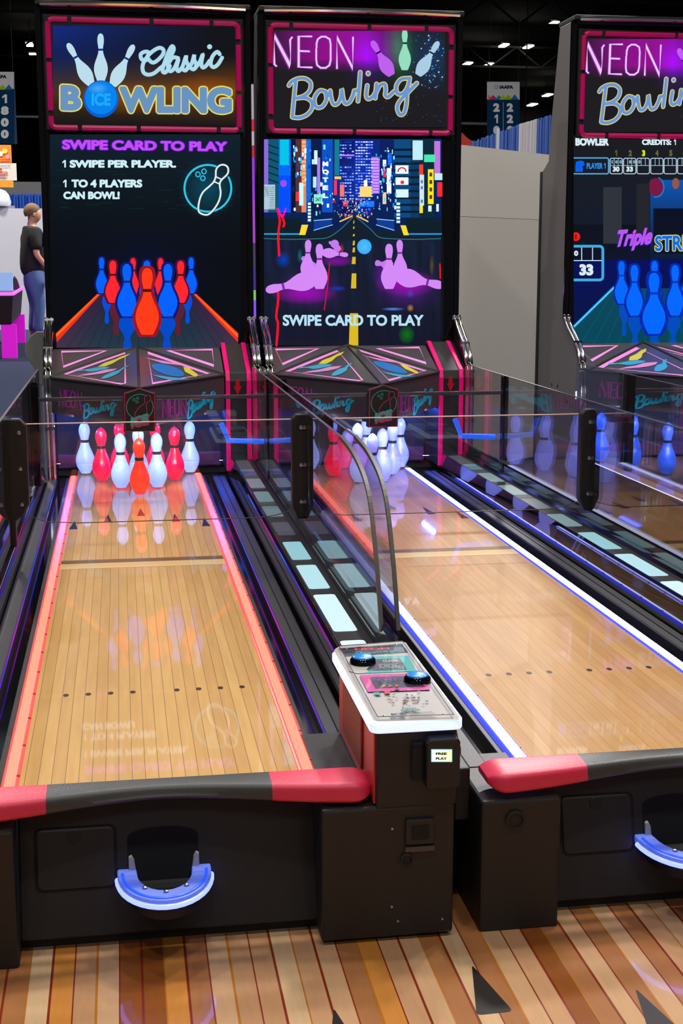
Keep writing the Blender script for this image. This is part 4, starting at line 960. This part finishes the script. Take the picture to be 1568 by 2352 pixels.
tag(po,'thin pale upright pole in front of the blue drape','pole')
# tent roof
tz = on(1062,288,'y',28).z; ex = on(1104,334,'y',28); tx = on(1030,262,'y',28)
te = empty('market_tent',(tx.x,29.5,0),'white peaked tent with red printed valance behind the pale partition','tent')
w2 = ex.x-tx.x; zt2=tx.z; ze=ex.z-.05
b=MB(); cpt=(tx.x,29.5,zt2); cr4=[(tx.x-w2,28,ze),(tx.x+w2,28,ze),(tx.x+w2,31,ze),(tx.x-w2,31,ze)]
b.raw([cpt]+cr4+[(x,y,z-.06) for x,y,z in [cpt]+cr4],[(0,1,2),(0,2,3),(0,3,4),(0,4,1),(5,7,6),(5,8,7),(5,9,8),(5,6,9),(1,6,7,2),(2,7,8,3),(3,8,9,4),(4,9,6,1)])
b.build('roof', mat('tent_white',(226,216,208),.7), te, (tx.x,29.5,0))
gp_=[on(x,y,'y',27.9) for x,y in ((1036,296),(1062,306),(1074,318),(1099,332),(1099,344),(1036,344))]
MB().prism([(p.x,p.z) for p in gp_],'y',27.9,27.95).build('valance', mat('tent_red',(206,58,34),.7), te,(tx.x,29.5,0))
for i,(sx,sy) in enumerate(((-1,28.1),(1,28.1),(1,30.9),(-1,30.9))): MB().tube([(tx.x+sx*w2*.95,sy,0),(tx.x+sx*w2*.95,sy,ze)],.04,8).build('leg', MATS['pale_pole'], te,(tx.x,29.5,0))
# hanging number banners
CLOTHP = attr_mat('printed_cloth', False, False, rough=.9)
CLOTHP.node_tree.nodes['Principled BSDF'].inputs['Specular IOR Level'].default_value = .05
def banner(x0,y0,x1,y1,Y,label,art,cx):
    a=on(x0,y1,'y',Y); c=on(x1,y0,'y',Y); org=((a.x+c.x)/2,Y,a.z)
    r=empty('hanging_banner',org,label,'banner','hanging aisle number banners')
    MB().box((a.x,Y,a.z),(c.x,Y+.04,c.z)).build('cloth', mat('banner_navy',(14,50,84),.7), r, org)
    p=Pic(lambda x,y: on(x,y,'y',Y-.01), NY, eps=.0008); art(p); p.build('banner_print', CLOTHP, r, org)
    for x in (a.x+.05,c.x-.05): MB().tube([(x,Y+.02,c.z),(x,Y+.02,14.9)],.012,5).build('wire', BLACKM, r, org)
def wave(p,x0,x1,y,s=1):
    w=x1-x0
    for a,b,h,c in ((0,.16,1,(232,120,48)),(.1,.33,.8,(196,40,120)),(.28,.5,.7,(30,130,170)),(.42,.62,1,(170,190,30)),(.55,.82,.9,(150,180,20)),(.76,1,1.1,(40,100,170))):
        p.poly([(x0+w*max(0,a-.06),y+10),(x0+w*(a+.35*(b-a)),y-5*h),(x0+w*min(1,b+.06),y+10)],c)
def num(p,s,x0,x1,y,dy):
    for i,ch in enumerate(s):
        if ch=='1': p.one(x0+3,y+i*dy,x1-4,y+i*dy+20,(214,216,216))
        else: p.tbox(ch,x0,y+i*dy,x1,y+i*dy+20,(214,216,216),.05)
def art2(p):
    p.rect(1118,188,1193,229,(196,196,196)); wave(p,1118,1193,222); p.rect(1118,229,1193,335,(14,50,84))
    p.stroke(circ(1139,200,4,4,0,340,10),1.5,(120,120,135),True,False); p.tbox('IAAPA',1147,196,1178,204,(36,40,66),.05)
    num(p,'2100',1132,1147,237,26)
    num(p,'2200',1163,1178,237,26)
    p.rect(1154.5,235,1155.5,335,(170,176,184))
banner(1118,188,1193,335,52,'navy and white hanging banner with two columns of aisle numbers, above blue drapes',art2,1155)
def art1(p):
    p.rect(-44,165,32,204,(196,196,196)); wave(p,-44,32,199); p.rect(-44,206,33,330,(14,50,84))
    p.tbox('IAAPA',-16,172,15,180,(36,40,66),.05)
    num(p,'1800',2,20,217,27)
    num(p,'1700',-32,-14,217,27)
banner(-44,165,33,330,50,'navy and white hanging banner at the left edge ending in two zeros',art1,0)
# booth wall and items on the left
bw = px_box('booth_wall',-160,479,104,745,33,.3,noisy('booth_wall_white',(186,186,196),(194,194,204),4,.8,0)); tag(bw,'long pale booth wall behind the person in jeans','wall panel'); bw['label']='long pale booth wall behind the standing person'
zz = min(v.co.z for v in bw.data.vertices)
for v in bw.data.vertices:
    if abs(v.co.z-zz)<1e-6: v.co.z=0
q=on(20,446,'y',36); q2_=on(110,446,'y',36)
o=drape(q.x,q2_.x,36,36,q.z,q2_.z,BLUEC,'dark blue pleated drape showing above the pale booth wall',6); o['group']='drapes beyond the booth wall'
hz = px_box('rear_fascia',-160,418,110,447,40,.3,mat('fascia_grey',(74,74,78),.8)); tag(hz,'dull grey fascia board high behind the blue drape at left','board')
zz = min(v.co.z for v in hz.data.vertices)
for v in hz.data.vertices:
    if abs(v.co.z-zz)<1e-6: v.co.z=0
sg = empty('poster_stand',on(13,445,'y',34.5)*1,'orange illustrated poster on a stand under the left hanging banner','poster'); sg.location.z=0
so = Vector(sg.location)/S
px_box('poster_board',-40,333,25,373,34.5,.1,mat('poster_orange',(232,120,34),.6),sg,so); px_box('lower_strip',-40,414,30,430,34.55,.1,mat('poster_amber',(228,150,40),.6),sg,so)
pp=Pic(lambda x,y: on(x,y,'y',34.48),NY,eps=.0006); pp.disc(11,347,6,6,(250,200,70)); pp.disc(2,353,5,6,(245,225,200)); pp.disc(17,360,4,5,(240,140,160)); pp.rect(0,366,25,368,(200,70,30)); pp.build('poster_print',PRINT,sg,so)
a_=on(-12,414,'y',34.6); MB().box((a_.x-.06,34.56,0),(a_.x+.06,34.66,a_.z+.6)).build('stand_post',BLACKM,sg,so)
sw_ = empty('sponsor_board',on(18,412,'y',34.1),'small white board with red lettering in front of the orange poster','sign'); sw_.location.z=0; so=Vector(sw_.location)/S
px_box('board',-30,375,37,414,34.1,.06,mat('board_white',(206,196,188),.6),sw_,so)
pp=Pic(lambda x,y: on(x,y,'y',34.08),NY,eps=.0006); pp.tbox('powered by',-6,379,24,384,(90,80,80),.01); pp.tbox('DOOR',0,394,18,400,(186,60,50),.03); pp.tbox('FACTORY',-14,401,17,406,(186,60,50),.03); pp.tbox('SERVICES',-8,408,14,412,(100,80,80),.02); pp.disc(0,389,5,3,(200,60,60)); pp.build('board_print',PRINT,sw_,so)
a_=on(-12,414,'y',34.1); MB().box((a_.x-.05,34.12,0),(a_.x+.05,34.2,a_.z+.05)).build('stand_post',BLACKM,sw_,so)
# white rounded figure head above the wall
qh=on(2,479,'y',33.15); hd=empty('white_dome',(qh.x,33.15,qh.z),'white rounded shell ornament on top of the pale booth wall','ornament')
MB().lathe([(.22,.05),(.24,.15),(.20,.30),(.12,.40),(.0,.44)],(qh.x,33.15,qh.z),20).build('shell',mat('glossy_white',(200,206,220),.3),hd,(qh.x,33.15,qh.z),smooth=True); MB().box((qh.x-.6,33.0,qh.z),(qh.x+.30,33.3,qh.z+.06)).build('base_plate',mat('base_lilac',(150,140,170),.6),hd,(qh.x,33.15,qh.z))
# arcade table at left edge
Yt=22.; zt3=1.6-(678-597)/3150*Yt; B_=on(30,678,'z',zt3); C_=on(52,664,'z',zt3); A_=Vector((B_.x-1.6,B_.y,zt3)); D_=A_+(C_-B_)
tb=empty('arcade_table',(B_.x-.6,B_.y+1,0),'dark arcade table with a glowing violet rim and magenta legs at the left edge','arcade game'); to=(B_.x-.6,B_.y+1,0)
zl3=.55; sh=lambda p,k,z:(p.x*(1-k)+k*((A_.x+C_.x)/2),p.y*(1-k)+k*((A_.y+C_.y)/2),z)
b=MB(); b.raw([sh(p,.06,zl3) for p in (A_,B_,C_,D_)]+[(p.x,p.y,zt3) for p in (A_,B_,C_,D_)],[(0,3,2,1),(4,5,6,7),(0,1,5,4),(1,2,6,5),(2,3,7,6),(3,0,4,7)]); b.build('table_body',mat('table_dark_brown',(46,30,32),.4),tb,to,.02)
MB().tube([(p.x,p.y,zt3+.02) for p in (A_,B_,C_,D_)],.028,6,True).build('light_rim',mat('violet_led',(200,60,255),.3,emit=(214,70,255),es=2.5),tb,to)
for p in (A_,B_,C_,D_):
    u=Vector(sh(p,.10,0)); MB().prism([(u.x-.14,u.y-.1),(u.x+.10,u.y-.1),(u.x+.10,u.y+.1),(u.x-.14,u.y+.1)],'z',0,zl3).build('leg',mat('magenta_panel',(190,20,180),.4,emit=(196,10,190),es=.6),tb,to)
px_box('score_panel',-60,626,28,668,B_.y+1.2,.1,mat('pale_blue_screen',(120,160,200),.3,emit=(140,175,215),es=.6),tb,to)
f0=on(40,668,'y',C_.y-.4); MB().prism([(f0.x-.09,f0.z-.02),(f0.x+.07,f0.z-.02),(f0.x-.0,f0.z+.22),(f0.x-.05,f0.z+.29),(f0.x-.08,f0.z+.2)],'y',C_.y-.45,C_.y-.3).build('fin',mat('fin_plum',(70,40,60),.4),tb,to,.01)
# grey pin-shaped board beside the left machine
pnY=8.9; pz=[on(x,y,'y',pnY) for x,y in ((99,762),(84,762),(70,772),(58,790),(57,806),(60,820),(70,834),(78,846),(82,860),(80,885),(99,885))]
bo=MB().prism([(p.x,p.z) for p in pz],'y',pnY,pnY+.04); b0=on(80,885,'y',pnY); bo.prism([(b0.x-.0,0),(b0.x+.04,0),(b0.x+.04,b0.z),(b0.x,b0.z)],'y',pnY,pnY+.04)
oo=bo.build('pin_shaped_board',noisy('board_grey',(150,146,146),(160,156,156),60,.6,.05),None,(b0.x,pnY,0),.004); oo.location=Vector((b0.x,pnY,0))*S
tag(oo,'light grey pin-shaped board standing at the outer side of the left machine','board')
# ceiling lights and trusses
LM=mat('hall_lamp',(255,250,235),.3,emit=(255,246,226),es=9); FIX=mat('lamp_housing',(22,22,23),.6)
spots=[(68,103,'above the left hanging banner, nearest the left cabinet'),(76,127,'just above the left hanging banner, lower of two'),(1072,147,'beside the middle cabinet, level with its lettering'),(1122,149,'above the double-number banner, right of the first lamp'),(1155,105,'upper row over the double-number banner, left of two'),(1211,108,'upper row over the double-number banner, right of two'),(1269,54,'highest one beside the right machine'),(1255,219,'right of the double-number banner, higher of two'),(1220,241,'right of the double-number banner, lower of two'),(60,375,'low over the grey fascia, left of three'),(75,388,'low over the grey fascia, middle of three'),(84,402,'low over the grey fascia, right of three')]
for i,(x,y,w) in enumerate(spots):
    zc=13.6 if y<300 else 11.5
    q=on(x,y,'z',zc); k=q.y/3150; r=empty('ceiling_light',(q.x,q.y,zc),'small bright white hall ceiling lamp '+w,'ceiling light','hall ceiling lamps')
    hw=k*(7 if y<300 else 4)
    MB().box((q.x-hw*1.3,q.y-hw*2,zc+.02),(q.x+hw*1.3,q.y+hw*2,zc+.14)).build('housing',FIX,r,(q.x,q.y,zc)); MB().box((q.x-hw,q.y-hw*4,zc-.05),(q.x+hw,q.y+hw*2,zc+.02)).build('lamp',LM,r,(q.x,q.y,zc))
    MB().tube([(q.x,q.y,zc+.14),(q.x,q.y,15)],.03,5).build('hanger',FIX,r,(q.x,q.y,zc))
TR=mat('truss_grey',(58,58,60),.6)
for i,Y in enumerate((38,50,64,80)):
    b=MB(); z0=11.6+.3*i; x0,x1=-40,50
    for dz in (0,1.1): b.box((x0,Y-.08,z0+dz),(x1,Y+.08,z0+dz+.12))
    n=60
    for k in range(n):
        xa=x0+(x1-x0)*k/n; xb=x0+(x1-x0)*(k+1)/n
        b.tube([(xa,Y,z0+.06),(xb,Y,z0+1.16)] if k%2 else [(xa,Y,z0+1.16),(xb,Y,z0+.06)],.05,4)
    for xx in (x0+5,x1-5): b.box((xx-.05,Y-.05,z0+1.2),(xx+.05,Y+.05,15))
    o=b.build('ceiling_truss',TR,None,(0,Y,z0)); o.location=Vector((0,Y,z0))*S
    tag(o,'dark lattice roof truss under the black ceiling, '+('nearest','second','third','farthest')[i]+' of four','truss','roof trusses')
for (x0,y0,x1,y1,Y,t) in ((34,265,110,271,60,'pale horizontal service pipe behind the left hanging banner'),(1040,280,1120,287,60,'pale horizontal service pipe behind the double-number banner')):
    a=on(x0,y0,'y',Y); c=on(x1,y1,'y',Y); xl=a.x-2; xr=c.x+(2 if x0>500 else 0); og=((xl+xr)/2,Y,a.z)
    r=empty('service_pipe',og,t,'pipe','pale service pipes under the ceiling')
    MB().box((xl,Y,c.z),(xr,Y+.15,a.z)).build('pipe',mat('pipe_grey',(120,124,136),.5),r,og)
    for xx in (xl+.3,xr-.3): MB().tube([(xx,Y+.07,a.z),(xx,Y+.07,15)],.03,5).build('hanger',FIX,r,og)

# ------------------------------------------------------------------ person (metres)
def skinmesh(name, chains, m, parent, sub=2):
    me=bpy.data.meshes.new(name); bm=bmesh.new(); ly=bm.verts.layers.skin.verify(); idx={}
    def gv(key,co,r):
        if key in idx: return idx[key]
        v=bm.verts.new(co); v[ly].radius=(r if isinstance(r,tuple) else (r,r)); idx[key]=v; return v
    first=None
    for ch in chains:
        prev=None
        for key,co,r in ch:
            v=gv(key,co,r)
            if first is None: first=v
            if prev is not None and bm.edges.get((prev,v)) is None: bm.edges.new((prev,v))
            prev=v
    first[ly].use_root=True
    bm.to_mesh(me); bm.free(); me.materials.append(m)
    o=bpy.data.objects.new(name,me); COL.objects.link(o); o.parent=parent
    s=o.modifiers.new('skin','SKIN'); s.use_smooth_shade=True; u=o.modifiers.new('sub','SUBSURF'); u.levels=sub; u.render_levels=sub
    return o
SK=noisy('skin_tone',(206,146,122),(214,156,132),40,.5,0); SHIRT=noisy('black_shirt_cloth',(17,15,18),(24,22,25),60,.8,.2); JEAN=noisy('blue_denim',(66,86,140),(82,104,156),80,.8,.3); HAIR=noisy('short_fair_hair',(104,76,54),(128,96,68),120,.8,.3)
ft=on(84,783,'z',0); pr=empty('person',ft,'person in a black T-shirt and blue jeans standing half hidden by the left machine','person'); pr.rotation_euler=(0,0,math.radians(18)); pr.scale=(1.05,1.05,1.05)
def side(s):
    y=lambda v:s*v
    leg=[('pel',(0,0,.96),(.075,.09)),('hip%d'%s,(0,y(.085),.88),.07),('kn%d'%s,(.03,y(.105),.50),.062),('an%d'%s,(-.01,y(.11),.10),.045),('heel%d'%s,(-.03,y(.11),.05),.042),('toe%d'%s,(.15,y(.125),.035),.034)]
    arm=[('ch',(-.02,0,1.38),(.09,.12)),('sh%d'%s,(-.02,y(.18),1.42),.062),('el%d'%s,(-.02,y(.25),1.13),.043),('wr%d'%s,(.13,y(.24),.95),.030),('pa%d'%s,(.185,y(.235),.90),.028)]
    hand=[]
    for k,(dx,dy,dz) in enumerate(((.065,.028,-.055),(.070,.010,-.065),(.062,-.008,-.068),(.048,-.024,-.062))):
        hand.append([('pa%d'%s,None,0),('f%d%d'%(s,k),(.185+dx*.55,y(.235)+dy,.90+dz*.6),.0095),('g%d%d'%(s,k),(.185+dx*.8,y(.235)+dy-.008*s,.90+dz*1.35),.008)])
    hand.append([('pa%d'%s,None,0),('t%d'%s,(.20,y(.235)-.036*s,.895),.011),('u%d'%s,(.228,y(.235)-.046*s,.865),.009)])
    return leg,arm,hand
chs=[[('pel',(0,0,.96),(.075,.09)),('wa',(-.01,0,1.14),(.085,.11)),('ch',(-.02,0,1.38),(.09,.12)),('nk',(-.005,0,1.50),.060),('nt',(.004,0,1.555),.058),('hb',(.028,0,1.60),(.085,.085)),('hm',(.026,0,1.665),(.105,.10)),('ht',(.015,0,1.745),(.085,.082))],
     [('hm',None,0),('nose',(.122,0,1.648),.020)]]
for s in (1,-1):
    l,a,h=side(s); chs += [l,a]+h
skinmesh('body',chs,SK,pr)
for s in (1,-1): MB().lathe([(.004,-.03),(.016,-.022),(.020,0),(.019,.014),(.011,.026),(.003,.028)],(.008,s*.088,1.655),12).build('ear',SK,pr,scale=1,smooth=True)
for s in (1,-1): MB().lathe([(0,-.009),(.009,0),(0,.009)],(0.098,s*.036,1.672),8).build('eye',mat('eye_dark',(40,30,26),.3),pr,scale=1)
skinmesh('shirt',[[('a',(0,0,.80),(.19,.20)),('b',(-.01,0,1.1),(.18,.19)),('c',(-.025,0,1.36),(.185,.20)),('d',(-.005,0,1.50),(.095,.10))],
   [('c',None,0),('e1',(-.02,.20,1.41),.10),('e2',(-.02,.25,1.18),.085)],[('c',None,0),('f1',(-.02,-.20,1.41),.10),('f2',(-.02,-.25,1.18),.085)]],SHIRT,pr)
skinmesh('jeans',[[('w',(0,0,1.0),(.14,.16)),('a',(0,0,.90),(.155,.175)),('cr',(0,0,.80),(.14,.16)),('h1',(.005,.10,.68),.105),('k1',(.03,.105,.48),.085),('n1',(-.01,.11,.10),.075)],[('cr',None,0),('h2',(.005,-.10,.68),.105),('k2',(.03,-.105,.48),.085),('n2',(-.01,-.11,.10),.075)]],JEAN,pr)
for s in (1,-1): skinmesh('shoe',[[('a',(-.05,s*.11,.055),(.055,.05)),('b',(.06,s*.115,.05),.052),('c',(.17,s*.128,.04),.04)]],mat('shoe_dark',(60,56,58),.6),pr,1)
hm_=bpy.data.meshes.new('hair'); bm=bmesh.new(); bmesh.ops.create_uvsphere(bm,u_segments=64,v_segments=48,radius=1)
for v in bm.verts: v.co=Vector((.008+v.co.x*.112,v.co.y*.103,1.692+v.co.z*.112))
bmesh.ops.bisect_plane(bm,geom=bm.verts[:]+bm.edges[:]+bm.faces[:],plane_co=(0,0,1.672),plane_no=(-.55,0,1),clear_inner=True)
bm.to_mesh(hm_); bm.free(); hm_.materials.append(HAIR); hm_.shade_smooth(); ho=bpy.data.objects.new('hair',hm_); COL.objects.link(ho); ho.parent=pr
sd_=ho.modifiers.new('thick','SOLIDIFY'); sd_.thickness=.012
# ------------------------------------------------------------------ lights
def area(name, loc, size, energy, col=(1,.965,.92), rot=(0,0,0)):
    l=bpy.data.lights.new(name,'AREA'); l.shape='DISK'; l.size=size*S; l.energy=energy; l.color=col
    o=bpy.data.objects.new(name,l); COL.objects.link(o); o.location=Vector(loc)*S; o.rotation_euler=rot; return o
for i,(x,y,z,e) in enumerate(((-4,-1.5,12,100),(0,-2,12,105),(4,-1.5,12,100),(-4,6.2,12,130),(.5,6.0,12,130),(5,6.2,12,135),(-8,9,12,150),(4.4,7.4,11,170),(9,8,12,200),(1.5,12,12,120))):
    area('hall_lamp',(x,y,z),.7,e)
for i,(x,y,z,e) in enumerate(((-7,20,13,280),(4,13.2,12,300),(9,14,12,300),(9,30,13,2600),(-5,30,13,1300))):
    area('hall_lamp',(x,y,z),1.2,e)  # extra unseen lamps added to brighten drapes, banners and booth wall
for x,e in ((-3,62),(4,74)):
    area('fill_flood',(x,-9,10),2.0,e,(1,.96,.9),(math.radians(58),0,0))  # unseen fills added behind the camera to brighten the machine fronts
w=bpy.data.worlds.new('hall'); sc.world=w; w.use_nodes=True
w.node_tree.nodes['Background'].inputs[0].default_value=(.06,.06,.07,1); w.node_tree.nodes['Background'].inputs[1].default_value=1
# ------------------------------------------------------------------ camera
cd=bpy.data.cameras.new('camera'); co=bpy.data.objects.new('camera',cd); COL.objects.link(co); sc.camera=co
cd.sensor_fit='VERTICAL'; cd.sensor_height=36; cd.lens=FPX/2352*36; cd.clip_end=300
RX=Vector((XW.x,YW.x,ZW.x)); RU=Vector((XW.y,YW.y,ZW.y)); RF=Vector((XW.z,YW.z,ZW.z))
M3=Matrix((RX,RU,-RF)).transposed(); co.matrix_world=Matrix.Translation(CAM*S)@M3.to_4x4()
sc.view_settings.view_transform='Standard'; sc.view_settings.look='None'; sc.view_settings.exposure=0; sc.view_settings.gamma=1
sc.cycles.use_denoising=True; sc.cycles.transparent_max_bounces=24; sc.cycles.max_bounces=8; sc.cycles.sample_clamp_indirect=4; sc.cycles.caustics_reflective=False
